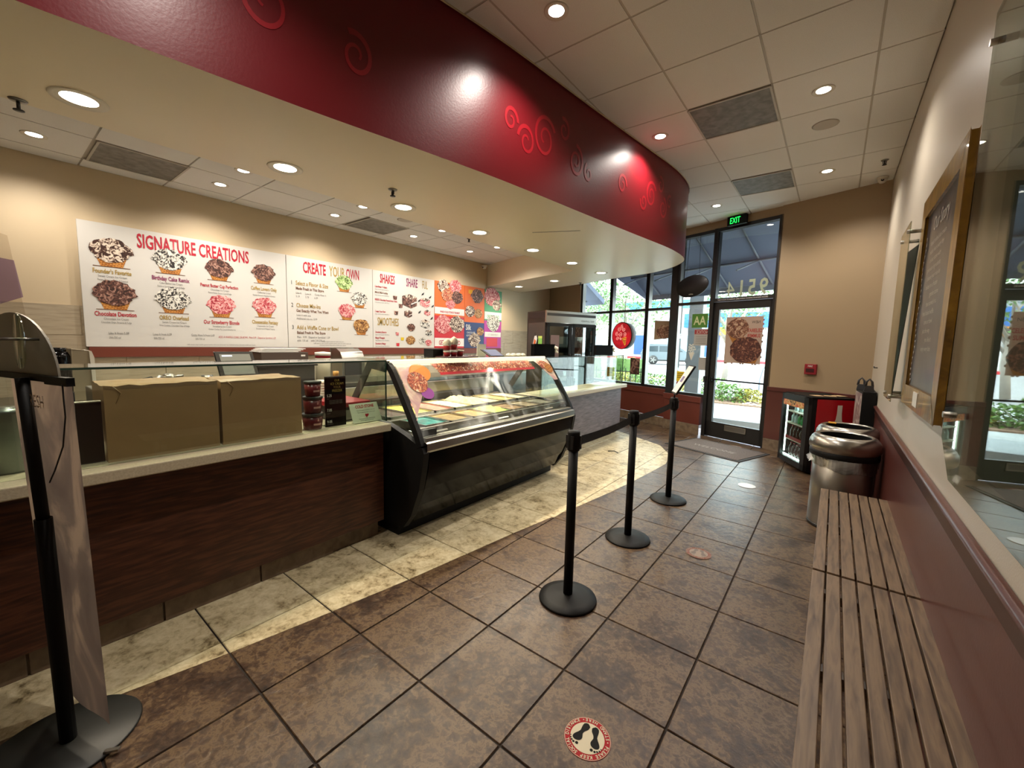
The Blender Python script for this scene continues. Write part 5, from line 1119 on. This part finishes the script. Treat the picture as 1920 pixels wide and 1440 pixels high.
# ---------------- floor mat and stickers ----------------
t = thing('door_mat', (-1.3, 6.4, 0), 'grey entrance mat lying at an angle in front of the door', 'mat')
m0, m1 = Vector((-.865, 5.955, 0)), Vector((-.60, 6.70, 0)); me_ = -EU; lw = 1.13
MB().prism([m0, m1, m1+me_*lw, m0+me_*lw], (0, 0, .008)).build('rubber_border', plain('mat_rubber', '#2b2624', .8), t)
def MM(a, c, z=.009): return m0+(m1-m0)*a+me_*lw*c+Vector((0, 0, z))
MB().prism([MM(.05, .04), MM(.95, .04), MM(.95, .96), MM(.05, .96)], (0, 0, .003)).build('carpet', mottle('mat_carpet', [(.35, '#4c433f'), (.65, '#6c605a')], 90, .95, 4, 0, bump=.6), t)
text('WELCOME', MM(.40, .5, .0125), EU, EN, .13, plain('mat_print', '#8a817a', .8), t)
def sticker(x, y, r, lab, rot, worn=0):
    t = thing('floor_sticker', (x, y, .0), lab, 'sticker', 'round footprint floor stickers'); z = .0022
    pr = lambda rr, zz: MB().poly([(x+rr*math.cos(2*PI*k/48), y+rr*math.sin(2*PI*k/48), zz) for k in range(48)])
    pr(r, z).build('red_ring', plain('sticker_red%d' % worn, '#96101a' if not worn else '#7a4a3e', .6, spec=.2), t)
    pr(r*.73, z+.0006).build('white_disc', plain('sticker_cream%d' % worn, '#c4baa2' if not worn else '#8a7c70', .6, spec=.2), t)
    b = MB(); 
    for k in range(48):
        a0, a1 = 2*PI*k/48, 2*PI*(k+1)/48
        b.poly([(x+rr*math.cos(a), y+rr*math.sin(a), z+.0004) for rr, a in ((r*.965, a0), (r*.985, a0), (r*.985, a1), (r*.965, a1))])
    b.build('rim_line', MATS['sticker_cream%d' % worn], t)
    cr, sr = math.cos(rot), math.sin(rot)
    def T(u, v): return (x+(u*cr-v*sr)*r, y+(u*sr+v*cr)*r, z+.0012)
    for s in (-1, 1):
        out = [(.10, -.42), (.22, -.50), (.33, -.42), (.33, -.26), (.30, -.08), (.36, .08), (.40, .22), (.36, .32), (.24, .34), (.12, .26), (.10, .12), (.17, -.02), (.16, -.15), (.10, -.28)]
        out = [(a*1.28, b_*1.22) for a, b_ in out]
        f = lambda u, v: T((u*c2-v*s2)*s if False else s*u*math.cos(.22)+s*v*math.sin(.22)*1.0+s*.03, -s*0+v*math.cos(.22)-u*math.sin(.22))
        b = MB(); q = [f(u, v) for u, v in smooth(out+[out[0]], 2)[:-1]]
        tr = tessellate_polygon([[Vector(p) for p in q]])
        for t3 in tr: b.poly([q[i] for i in t3])
        for (u, v, rr) in ((.19, .50, .068), (.33, .54, .05), (.43, .51, .042), (.52, .45, .034), (.58, .36, .027)):
            b.poly([(f(u, v)[0]+rr*r*math.cos(2*PI*k/12), f(u, v)[1]+rr*r*math.sin(2*PI*k/12), z+.0012) for k in range(12)])
        b.build('footprint', plain('sticker_black', '#141414', .7, spec=.15) if not worn else plain('sticker_worn', '#5f5048', .5), t)
    def ring(s_, a0, step):
        for k, ch in enumerate(s_):
            a = a0+k*step
            text(ch, (x+r*.80*math.cos(a), y+r*.80*math.sin(a), z+.0012), (math.sin(a), -math.cos(a), 0), (math.cos(a), math.sin(a), 0), r*.20, MATS['sticker_cream%d' % worn], t, .95, bold=.0004, name='ring_letter')
    if worn < 2:
        a_ = rot+PI*.93+.2; ring('PLEASE KEEP SOCIAL DISTANCE', a_, -.15)
        for k, ch in enumerate('\u2022STAND HERE\u2022'):
            a = a_+.27+k*.168
            text(ch, (x+r*.93*math.cos(a), y+r*.93*math.sin(a), z+.0012), (-math.sin(a), math.cos(a), 0), (-math.cos(a), -math.sin(a), 0), r*.20, MATS['sticker_cream%d' % worn], t, .95, bold=.0004, name='ring_letter')
    return t
sticker(-.622, 1.318, .0875, 'red and white round floor sticker with black footprints, nearest the camera', PI+.15)
sticker(-.66, 3.095, .085, 'faded round floor sticker with footprints beyond the queue posts', PI+.15, 1)
t = thing('worn_floor_sticker', (-.635, 5.0, 0), 'worn plain whitish round floor sticker before the door mat', 'sticker'); MB().poly([(-.635+.085*math.cos(2*PI*k/40), 5.0+.085*math.sin(2*PI*k/40), .0022) for k in range(40)]).build('disc', plain('sticker_white', '#b9b4b0', .35), t)
sticker(-1.52, 6.9, .0875, 'reddish round floor sticker left of the door mat', PI, 1); 
sticker(-1.05, 6.72+.15, .0875, 'reddish round floor sticker between the mat and the door', PI, 1)
t = thing('floor_scrap', (-2.31, 5.3, 0), 'small curved dark scrap on the floor beyond the case', 'scrap'); MB().tube([(-2.38, 5.28, .008), (-2.31, 5.33, .012), (-2.24, 5.29, .008)], .006, 6).build('scrap_body', M_dark, t)
# ---------------- window signs ----------------
def wsheet(name, x0, x1, z0, z1, mat, lab, cat, o=.115, th=.004, grp=None):
    t = thing(name, tuple(WF((UX(x0)+UX(x1))/2, o, (z0+z1)/2)), lab, cat, grp)
    MB().box(UX(x0), UX(x1), o, o+th, z0, z1, fr=WF).build('sheet', mat, t); return t
def blobp(t, xc, zc, rx, rz, mat, o, name='printed_picture', sq=1.0, a0=0, a1=2*PI, waf=None):
    r0 = random.Random(int(abs(xc)*997)); b = MB()
    b.poly([WF(UX(xc)+rx*math.cos(a0+(a1-a0)*k/28)*(1+r0.uniform(-.05, .05)), o, zc+rz*math.sin(a0+(a1-a0)*k/28)*(1+r0.uniform(-.05, .05))) for k in range(28)])
    return b.build(name, mat, t)
# poster on the door glass
t = wsheet('door_poster', -1.41, -.885, 1.24, 1.955, plain('poster_paper_tan', '#b59c8b', .6), 'large tan poster of two loaded waffle cones on the glass door', 'poster', .048, .003)
M_pp = mottle('poster_icecream', [(.35, '#c7a88c'), (.5, '#8a5a44'), (.62, '#4a2a20'), (.75, '#a47a5e')], 16, .6, 6, 1.6)
blobp(t, -1.24, 1.78, .17, .16, M_pp, .045); blobp(t, -1.10, 1.45, .24, .2, mottle('poster_icecream_dark', [(.35, '#a07058'), (.48, '#5c2e24'), (.62, '#351814'), (.75, '#8a5644')], 18, .6, 6, 1.6), .044)
MB().poly([WF(UX(-1.40), .046, 1.74), WF(UX(-1.24), .046, 1.45), WF(UX(-1.12), .046, 1.55), WF(UX(-1.15), .046, 1.70)]).poly([WF(UX(-1.33), .0455, 1.42), WF(UX(-1.1), .0455, 1.25), WF(UX(-.95), .0455, 1.25), WF(UX(-.9), .0455, 1.38)]).build('printed_cone', plain('poster_cone', '#a8702f', .6), t)
text('CEREBRATE', WF(UX(-1.0), .052, 1.76), -EU, Z, .001, M_red, t) if False else None
text('CELEBRATE', WF(UX(-1.0), .0465, 1.72), -EU, Z, .075, plain('poster_text_red', '#a83c34', .6), t, .62, bold=.002)
text('SUMMER', WF(UX(-1.0), .0465, 1.64), -EU, Z, .075, plain('poster_text_red', '#a83c34', .6), t, .68, bold=.002)
text('NEW', WF(UX(-.98), .0465, 1.85), -EU, Z, .06, M_dgrey, t, .9)
r0 = random.Random(3)
for k in range(34):
    s = k % 4; f = r0.random(); xx, zz = ((-1.41+.525*f, 1.955), (-1.41+.525*f, 1.24), (-1.41, 1.24+.715*f), (-.885, 1.24+.715*f))[s]
    if k % 2: blobp(t, xx, zz, .016, .016, M_pp, .0485+.0005*k*.1, 'torn_edge')
# AA and notices in side-lite
t = wsheet('grade_card', -1.985, -1.715, 1.80, 2.03, plain('card_green', '#4c7a2a', .5, emit=.05), 'green card with letters AA taped in the narrow window beside the door', 'card', .05, .003)
text('AA', WF(UX(-1.85), .048, 1.85), EU, Z, .2, plain('card_cream', '#d6d9a8', .5), t, .8, bold=.004)
t = wsheet('notice_sheet', -1.93, -1.66, 1.50, 1.775, plain('notice_white', '#b7b2ae', .6), 'white NOTICE sheet with red header below the green card', 'notice', .05, .003)
MB().box(UX(-1.925), UX(-1.665), .0475, .05, 1.69, 1.765, fr=WF).build('header_band', plain('notice_red', '#a3343a', .5), t); text('NOTICE', WF(UX(-1.79), .0465, 1.70), -EU, Z, .075, M_wpl, t, .8)
for k in range(5): MB().box(UX(-1.90), UX(-1.72), .0475, .05, 1.65-.03*k, 1.656-.03*k, fr=WF).build('text_line', M_grey, t)
wsheet('small_notice', -1.82, -1.68, 1.09, 1.30, plain('notice_grey', '#a09c98', .6), 'plain grey sheet low in the narrow window beside the door', 'notice', .05, .003)
t = wsheet('yellow_notice', -2.20, -2.06, .86, 1.04, M_yel, 'small yellow notice low at the left of the narrow window', 'notice', .045, .003)
for k in range(3): MB().box(UX(-2.19), UX(-2.08), .042, .045, 1.0-.035*k, 1.008-.035*k, fr=WF).build('text_line', M_dgrey, t)
blobp(t, -2.17, .83, .028, .03, M_redpl, .043, 'red_seal')
t = thing('cone_decal', tuple(WF(UX(-1.96), .05, 1.4)), 'white cone shaped decal in the narrow window beside the door', 'decal')
for k in range(16):
    a = k*2.4; r = .018*math.sqrt(k)
    b = MB(); b.poly([WF(UX(-1.96)+r*math.cos(a)+.014*math.cos(2*PI*i/10), .052, 1.45+r*1.1*math.sin(a)+.014*math.sin(2*PI*i/10)) for i in range(10)]); b.build('decal_swirl', M_wpl, t)
MB().poly([WF(UX(-1.96)-.055, .052, 1.38), WF(UX(-1.96), .052, 1.24), WF(UX(-1.96)+.055, .052, 1.38)]).build('decal_cone', M_wpl, t)
# black oval hanging sign
t = thing('oval_sign', tuple(WF(UX(-1.975), -.02, 2.49)), 'black oval sign hanging in the narrow window beside the door', 'sign')
MB().lathe([(.0001, -.018), (.285, -.018), (.29, -.01), (.29, .01), (.285, .018), (.0001, .018)], (0, 0, 0), 44, fr=lambda x, y, z: WF(UX(-1.975)+x+.08*y*.6, -.03+z, 2.49+y*.62+x*.05)).build('oval_panel', plain('oval_black', '#150e0f', .5), t)
for s in (-.12, .12): MB().tube([WF(UX(-1.975)+s, -.03, 2.64), WF(UX(-1.975)+s*.8, -.03, 3.3)], .003, 6).build('cable', M_dark, t)
text('OPEN', WF(UX(-1.975), -.052, 2.345), EU, Z, .03, M_wpl, t)
# round red sign with ice cream swirl
t = thing('round_sign', tuple(WF(UX(-3.37), 0, 1.69)), 'round red sign with pink swirls and an orange cone hanging by the left windows', 'sign')
rc = WF(UX(-3.30), -.12, 1.66)
RU = Vector((.93, -.37, 0)).normalized(); RNn = RU.cross(Z)   # faces the room
sgn = 1 if RNn.dot(Vector((1, -1, 0))) > 0 else -1; RNn = RNn*sgn
def RS(x, y, z): return rc+RU*x+Z*y+RNn*z
MB().lathe([(.0001, -.11), (.26, -.11), (.262, 0), (.0001, .0)], (0, 0, 0), 44, fr=RS).build('drum_housing', plain('sign_drum_grey', '#7e8388', .4), t)
MB().lathe([(.262, -.01), (.268, .008), (.255, .012)], (0, 0, 0), 44, fr=RS, cap=False).build('rim', M_black, t)
MB().lathe([(.0001, .006), (.256, .006)], (0, 0, 0), 44, fr=RS).build('red_face', mottle('sign_face_red', [(.4, '#a01420'), (.6, '#7a0c14')], 6, .4, 3, 1, emit=.5), t)  # glow added to the face colour to lift it against the bright window
M_pink = plain('sign_pink', '#e0938a', .5, emit=.35)
for (x, y, r, tn, a) in ((-.07, .12, .05, 1.6, 0), (.05, .12, .045, 1.6, 2), (-.13, .03, .045, 1.5, 1), (-.03, .03, .05, 1.6, 3), (.08, .03, .045, 1.5, 4), (-.11, -.06, .04, 1.5, 0), (-.02, -.06, .03, 1.3, 2), (0, .18, .035, 1.4, 1)):
    b = MB(); n = 30; P = []
    for k in range(n+1):
        th = a+tn*2*PI*k/n; rr = r*(1-.8*k/n); P.append((x+rr*math.cos(th), y+rr*math.sin(th)))
    b.tube([RS(p, q, .009) for p, q in P], .005, 5, smooth=False); b.build('swirl', M_pink, t)
MB().poly([RS(-.0, -.05, .008), RS(.08, -.19, .008), RS(.11, -.19, .008), RS(.13, -.02, .008)]).build('cone', plain('sign_cone_orange', '#e0902c', .5, emit=.2), t)
for k in range(3): MB().tube([RS(.015+.03*k, -.06-.02*k, .010), RS(.09+.012*k, -.17+.03*k, .010)], .003, 5).tube([RS(.12-.0*k, -.05-.045*k, .010), RS(.02+.025*k, -.06-.04*k, .010)], .003, 5).build('cone_line', M_brown, t)
MB().tube([RS(0, .26, -.05), RS(0, 1.0, -.05)], .004, 6).build('cable', M_dark, t)
# waffle taco sign & brown poster
t = thing('waffle_sign', tuple(WF(UX(-2.6), .1, 1.76)), 'tan poster of a loaded waffle shell in the window left of the door', 'poster')
MB().prism([WF(UX(-2.755), .118, 1.59), WF(UX(-2.40), .118, 1.63), WF(UX(-2.40), .118, 1.93), WF(UX(-2.755), .118, 1.95)], EN*.004).build('sheet', plain('poster_tan2', '#a08468', .6), t)
blobp(t, -2.55, 1.74, .17, .13, M_pp, .116); MB().poly([WF(UX(-2.66), .1165, 1.64), WF(UX(-2.42), .1165, 1.67), WF(UX(-2.42), .1165, 1.82), WF(UX(-2.5), .1165, 1.83)]).build('printed_shell', M_waffle, t)
t = wsheet('brown_poster', -3.26, -3.04, .90, 1.225, mottle('poster_swirl_brown', [(.42, '#8f6c5e'), (.52, '#3a1c18')], 5, .5, 3, 2.5), 'narrow brown poster with dark swirls low in the window beside the grey counter', 'poster', .115, .003)
# ---------------- outside ----------------
gd = struct(MB().box(-60, 40, 7.3, 16.5, -.3, -.03).build('ground', M_conc)); gd.name = 'sidewalk'
struct(MB().box(-90, 60, 16.5, 90, -.4, -.12).build('street', M_asph))
for k in range(7):
    yy = 8.0+1.6*k; MB().box(-14, 10, yy, yy+.012, -.0305, -.0285).build('joint', M_grey, gd)
for k in range(8): MB().box(-10+1.8*k, -9.988+1.8*k, 7.4, 16.4, -.0305, -.0285).build('joint', M_grey, gd)
cb = struct(MB().box(-40, 30, 47.0, 47.4, -.12, .12).build('kerb', M_pred))
# exterior soffit and awning
aw = struct(MB().box(UX(-6), UX(1.2), .22, .75, 3.50, 3.6, fr=WF).build('trim_1', plain('eave_white', '#cfccc2', .6)))
def awning(u0, u1, lab):
    t = thing('awning', tuple(WF((u0+u1)/2, .8, 3)), lab, 'awning', 'navy shopfront awnings')
    MB().prism([WF(u0, .24, 3.42), WF(u0, 1.42, 2.62), WF(u0, 1.42, 2.50), WF(u0, 1.405, 2.50), WF(u0, 1.405, 2.605), WF(u0, .24, 3.40)], EU*(u1-u0)).build('canopy', M_awn, t)
    for u in (u0, u1): MB().prism([WF(u, .24, 3.40), WF(u, 1.41, 2.60), WF(u, 1.41, 2.5), WF(u, .24, 2.95 if u == u0 else 3.3)], EU*.006).build('end_flap', M_awn, t)
    MB().tube([WF(u0, .85, 2.94), WF(u1, .85, 2.94)], .022, 8).build('purlin', M_awn2, t)
    k = u0+.35
    while k < u1:
        MB().tube([WF(k, .26, 3.36), WF(k, 1.39, 2.60)], .016, 8).tube([WF(k, .2, 2.7), WF(k, .85, 2.93)], .014, 8).build('rafter', M_awn2, t); k += .78
awning(-2.9, UX(.6), 'dark navy awning outside above the door, frame tubes showing'); awning(UX(-6.9), -4.25, 'second navy awning outside beyond the left windows')
t = thing('porch_column', (-2.42, 9.6, -.03), 'square grey column standing outside in front of the narrow window', 'column')
MB().box(-2.56, -2.28, 9.5, 9.78, -.03, 3.6).build('shaft', plain('column_grey', '#8a8d92', .7), t); MB().box(-2.6, -2.24, 9.46, 9.82, -.03, .25).build('plinth', M_grey, t)
# plants
def leaves(n, fn, size, mat, parent, name='foliage', seed=1):
    r0 = random.Random(seed); b = MB()
    for _ in range(n):
        p = Vector(fn(r0)); a = Vector((r0.uniform(-1, 1), r0.uniform(-1, 1), r0.uniform(-.6, .9))).normalized(); c = a.cross(Vector((r0.uniform(-1, 1), r0.uniform(-1, 1), r0.uniform(-1, 1)))).normalized()
        s = size*r0.uniform(.6, 1.3); b.poly([p-a*s, p-c*s*.45, p+a*s, p+c*s*.45])
    o = b.build(name, mat, parent); o['kind'] = 'stuff'; return o
def shrub(x, y, w, h, lab, seed, mat=None):
    t = thing('shrub', (x, y, -.03), lab, 'shrub', 'low shrubs in the planting strip')
    r1 = random.Random(seed); b = MB()
    for k in range(9):
        a = k*.7; b.tube([(x, y, -.03), (x+w*.3*math.cos(a), y+w*.3*math.sin(a), h*.5), (x+w*.42*math.cos(a+.3), y+w*.42*math.sin(a+.3), h*.85)], [.012, .008, .004], 5)
    b.build('stems', M_trunk, t)
    def fn(r):
        a = r.uniform(0, 2*PI); q = r.random()**.5; z = r.uniform(.05, 1); return (x+w*.5*q*math.cos(a)*(1.1-.4*z), y+w*.5*q*math.sin(a)*(1.1-.4*z), -.03+h*z)
    leaves(460, fn, .05, mat or M_foliage, t, seed=seed)
M_fol2 = mottle('shrub_yellow', [(.3, '#5f6a2a'), (.6, '#9a8f3a'), (.8, '#7f8a4a')], 9, .6, 3, 0)
for k, (x, y, w, h, m) in enumerate(((-2.75, 12.9, 1.0, .62, None), (-2.2, 12.6, .9, .5, None), (-1.75, 12.75, .8, .38, M_fol2), (-3.4, 12.6, .9, .55, M_fol2), (-4.2, 12.9, 1.0, .6, None), (-4.9, 13.1, 1.0, .62, None), (-5.6, 13.3, 1.0, .6, M_fol2), (-6.4, 13.4, 1.1, .6, None))):
    shrub(x, y, w, h, 'low %s shrub in the planting strip, %s' % ('yellow-green' if m else 'green', ('seen through the left part of the door glass', 'in the middle of the door glass', 'at the right end seen through the door', 'in the narrow window beside the door', 'behind the post left of the door', 'seen low in the window beside the post', 'second from the left end', 'at the left end')[k]), 30+k, m)
bed = struct(MB().prism([(-8, 12.2, -.03), (-3, 12.1, -.03), (-1.0, 12.0, -.03), (-.6, 12.25, -.03), (-1.2, 13.4, -.03), (-8, 14, -.03)], (0, 0, .035)).build('planting_bed', M_mulch))
r0 = random.Random(9); b = MB()
for k in range(70):
    x, y = r0.uniform(-1.8, -.7), r0.uniform(12.1, 12.8); s = r0.uniform(.02, .05); b.lathe([(.0001, 0), (s, s*.4), (s*.6, s*.9), (.0001, s)], (x, y, .0), 6, smooth=False)
o = b.build('pebbles', mottle('pebble', [(.3, '#a08a80'), (.7, '#d8c8c0')], 12, .8, 3, 0)); o['label'] = 'pinkish pebbles at the end of the planting bed beyond the door'; o['category'] = 'pebbles'; o['kind'] = 'stuff'
# iron fence
t = thing('iron_fence', (-6.2, 11.4, 0), 'low black iron railing outside the left windows', 'fence')
f0, f1 = Vector((-8.6, 11.0, -.03)), Vector((-4.3, 11.9, -.03)); fd = f1-f0
for z in (.12, .72): MB().tube([f0+Vector((0, 0, z)), f1+Vector((0, 0, z))], .014, 6).build('rail', M_black, t)
pk = None
for k in range(31):
    p = f0+fd*(k/30)
    if pk is None: pk = MB().box(p.x-.009, p.x+.009, p.y-.009, p.y+.009, -.03, .80).build('picket', M_black, t); p0 = p
    else: o = pk.copy(); COL.objects.link(o); o.location = p-p0
for k in (0, 15, 30):
    p = f0+fd*(k/30); MB().box(p.x-.03, p.x+.03, p.y-.03, p.y+.03, -.03, .9).build('post', M_black, t)
for k, (x, y) in enumerate(((-9.5, 14.2), (-7.8, 14.6), (-6.2, 15.0))):
    t = thing('hedge', (x, y, 0), 'clipped green hedge outside beyond the railing, %s' % ('left one', 'middle one', 'right one')[k], 'hedge', 'clipped hedges outside')
    MB().box(x-.6, x+.6, y-.35, y+.35, -.03, .95).build('hedge_core', plain('hedge_core', '#4d6a35', .9), t)
    leaves(500, lambda r: (x+r.uniform(-.65, .65), y+r.choice((-.38, .38, r.uniform(-.38, .38))), r.uniform(0, 1.0)), .05, M_foliage, t, seed=k+60)
def tree(x, y, h, cr, lab, seed, n=1500):
    t = thing('tree', (x, y, -.03), lab, 'tree', 'street trees outside'); r1 = random.Random(seed); tips = []
    MB().tube([(x, y, -.03), (x+.1, y, h*.25), (x+.05, y+.1, h*.5)], [.13, .11, .08], 10).build('trunk', M_trunk, t)
    b = MB()
    for k in range(11):
        a = k*2.39; z0 = h*(.30+.02*k); p1 = Vector((x+cr*.45*math.cos(a), y+cr*.45*math.sin(a), z0+h*.22)); p2 = Vector((x+cr*.85*math.cos(a+.3), y+cr*.85*math.sin(a+.3), z0+h*.36+r1.uniform(-.3, .4)))
        b.tube([(x+.06, y+.05, z0), p1, p2], [.055, .035, .015], 6); tips += [p1, p2, p1.lerp(p2, .5)]
        for q in range(3):
            p3 = p2+Vector((r1.uniform(-.6, .6), r1.uniform(-.6, .6), r1.uniform(0, .7))); b.tube([p1.lerp(p2, .4+.2*q), p3], [.02, .006], 5); tips.append(p3)
    b.build('branches', M_trunk, t)
    def fn(r): p = r.choice(tips); return (p.x+r.gauss(0, .34), p.y+r.gauss(0, .34), p.z+r.gauss(0, .3))
    leaves(n, fn, .085, M_tree, t, seed=seed)
tree(-7.4, 17.5, 4.4, 1.6, 'pale green tree outside the second window bay from the left', 5); tree(-3.9, 20.8, 4.6, 1.7, 'pale green tree outside the window bay left of the post', 6); tree(-11.3, 20.0, 4.8, 2.1, 'pale green tree outside the leftmost window bay', 7); tree(-13.5, 26, 5.5, 2.6, 'tree farther back outside the left windows', 8, 1200)
# SUV
sx, sy = -11.9, 34.4; fx = Vector((.93, .36, 0)).normalized(); fy = Vector((-fx.y, fx.x, 0))
def CF(u, d, z): return Vector((sx, sy, -.12))+fx*u+fy*d+Vector((0, 0, z))
t = thing('car', (sx, sy, -.12), 'silver white sport utility vehicle parked across the street', 'car')
M_carp = plain('car_silver', '#5f686e', .3, .2, coat=.3); M_tint = plain('car_glass', '#2f3a40', .1)
side = [(-.95, .35), (-1.0, .9), (-.92, 1.0), (-.75, 1.55), (-.35, 1.68), (1.7, 1.66), (2.55, 1.1), (3.5, .95), (3.75, .75), (3.75, .35)]
MB().prism([CF(u, 0, z) for u, z in side], fy*1.8).build('body', M_carp, t, bevel=.04)
for q in ([(-.62, 1.08), (-.5, 1.5), (.35, 1.55), (.35, 1.08)], [(.45, 1.08), (.45, 1.55), (1.35, 1.54), (1.35, 1.08)], [(1.45, 1.08), (1.45, 1.53), (1.75, 1.5), (2.3, 1.1)]): MB().prism([CF(u, -.012, z) for u, z in q], fy*.02).build('side_window', M_tint, t)
MB().box(-1.0, 3.75, -.01, .02, .3, .42, fr=CF).build('sill_trim', M_dark, t)
for u in (0, 2.85):
    w_ = MB().lathe([(.0001, -.04), (.36, -.04), (.38, 0), (.36, .18), (.0001, .18)], (0, 0, 0), 24, fr=lambda x, y, z, u=u: CF(u+x, z, .38+y)).build('wheel', M_dark, t)
    b = MB()
    for k in range(5): a = k*2*PI/5; b.poly([CF(u+.05*math.cos(a+1.3), -.05, .38+.05*math.sin(a+1.3)), CF(u+.25*math.cos(a+.15), -.05, .38+.25*math.sin(a+.15)), CF(u+.25*math.cos(a-.15), -.05, .38+.25*math.sin(a-.15)), CF(u+.05*math.cos(a-1.3), -.05, .38+.05*math.sin(a-1.3))])
    b.build('rim', M_steel2, w_)
# buildings across the street
def BF(u, d, z): return Vector((-24, 56, -.12))+Vector((.97, -.08, 0))*u+Vector((.08, .97, 0))*d+Vector((0, 0, z))
t = thing('shop_building', tuple(BF(20, 3, 0)), 'white shop building across the street with blue fascia bands', 'building')
MB().box(0, 44, 0, 8, 0, 6.2, fr=BF).build('wall', plain('building_white', '#b5b5b2', .8), t)
M_bblue = plain('fascia_blue', '#1f5ea8', .6); MB().box(9, 33, -.5, 0, 3.9, 5.6, fr=BF).build('blue_fascia', M_bblue, t); MB().box(0, 30, -.4, 0, 6.3, 7.4, fr=BF).build('upper_blue_band', plain('fascia_cyan', '#3f8cc0', .6), t)
MB().box(12.5, 17, -.9, 0, 3.0, 3.9, fr=BF).build('orange_awning', plain('awning_orange', '#c87a20', .6), t)
for k in range(12):
    u = 2+3.2*k; MB().box(u, u+1.7, -.05, 0, .3, 2.9, fr=BF).build('window', plain('shop_window', '#8fa6b0', .3) if k % 3 else plain('shop_door_blue', '#3558a8', .4), t)
    MB().box(u+2.1, u+2.5, -.3, 0, 0, 3.2, fr=BF).build('pillar', plain('pillar_white', '#e2e2de', .8), t)
t = thing('brick_house', (-26, 44, 0), 'pale building with a steep bluish roof beyond the left trees', 'building')
MB().box(-30, -20, 44, 50, -.1, 4.5).build('wall', plain('building_cream', '#cfcabd', .8), t); MB().prism([(-31, 43, 4.5), (-19, 43, 4.5), (-25, 43, 9)], (0, 8, 0)).build('roof', plain('roof_blue_grey', '#8a97a8', .8), t)
for k in range(3): MB().box(-28.5+3*k, -27.2+3*k, 43.94, 44, 1.2, 2.8).build('window', MATS['shop_window'], t)
t = thing('parking_arrow', (-6.5, 20, -.12), 'faded orange patch painted on the street', 'marking'); MB().poly([(-8.0, 19.6, -.116), (-4.8, 20.2, -.116), (-4.4, 21.2, -.116), (-7.4, 21.0, -.116)]).build('paint', plain('paint_orange', '#e0b060', .8), t)
t = thing('bicycle_rack', (-1.9, 13.9, -.03), 'grey looped bicycle rack outside seen at the right edge of the door', 'rack')
MB().tube([(-1.75, 14.6, -.03), (-1.75, 14.6, .5), (-1.68, 14.6, .85), (-1.55, 14.6, 1.0)], .02, 8).tube([(-1.95, 14.6, .1), (-1.6, 14.6, .1)], .02, 8).lathe([(.10, -.02), (.14, -.02), (.14, .02), (.10, .02), (.10, -.02)], (0, 0, 0), 20, fr=lambda x, y, z: (-2.0+x, 14.6+z, .12+y)).build('tube_frame', M_awn2, t)
flush_texts()
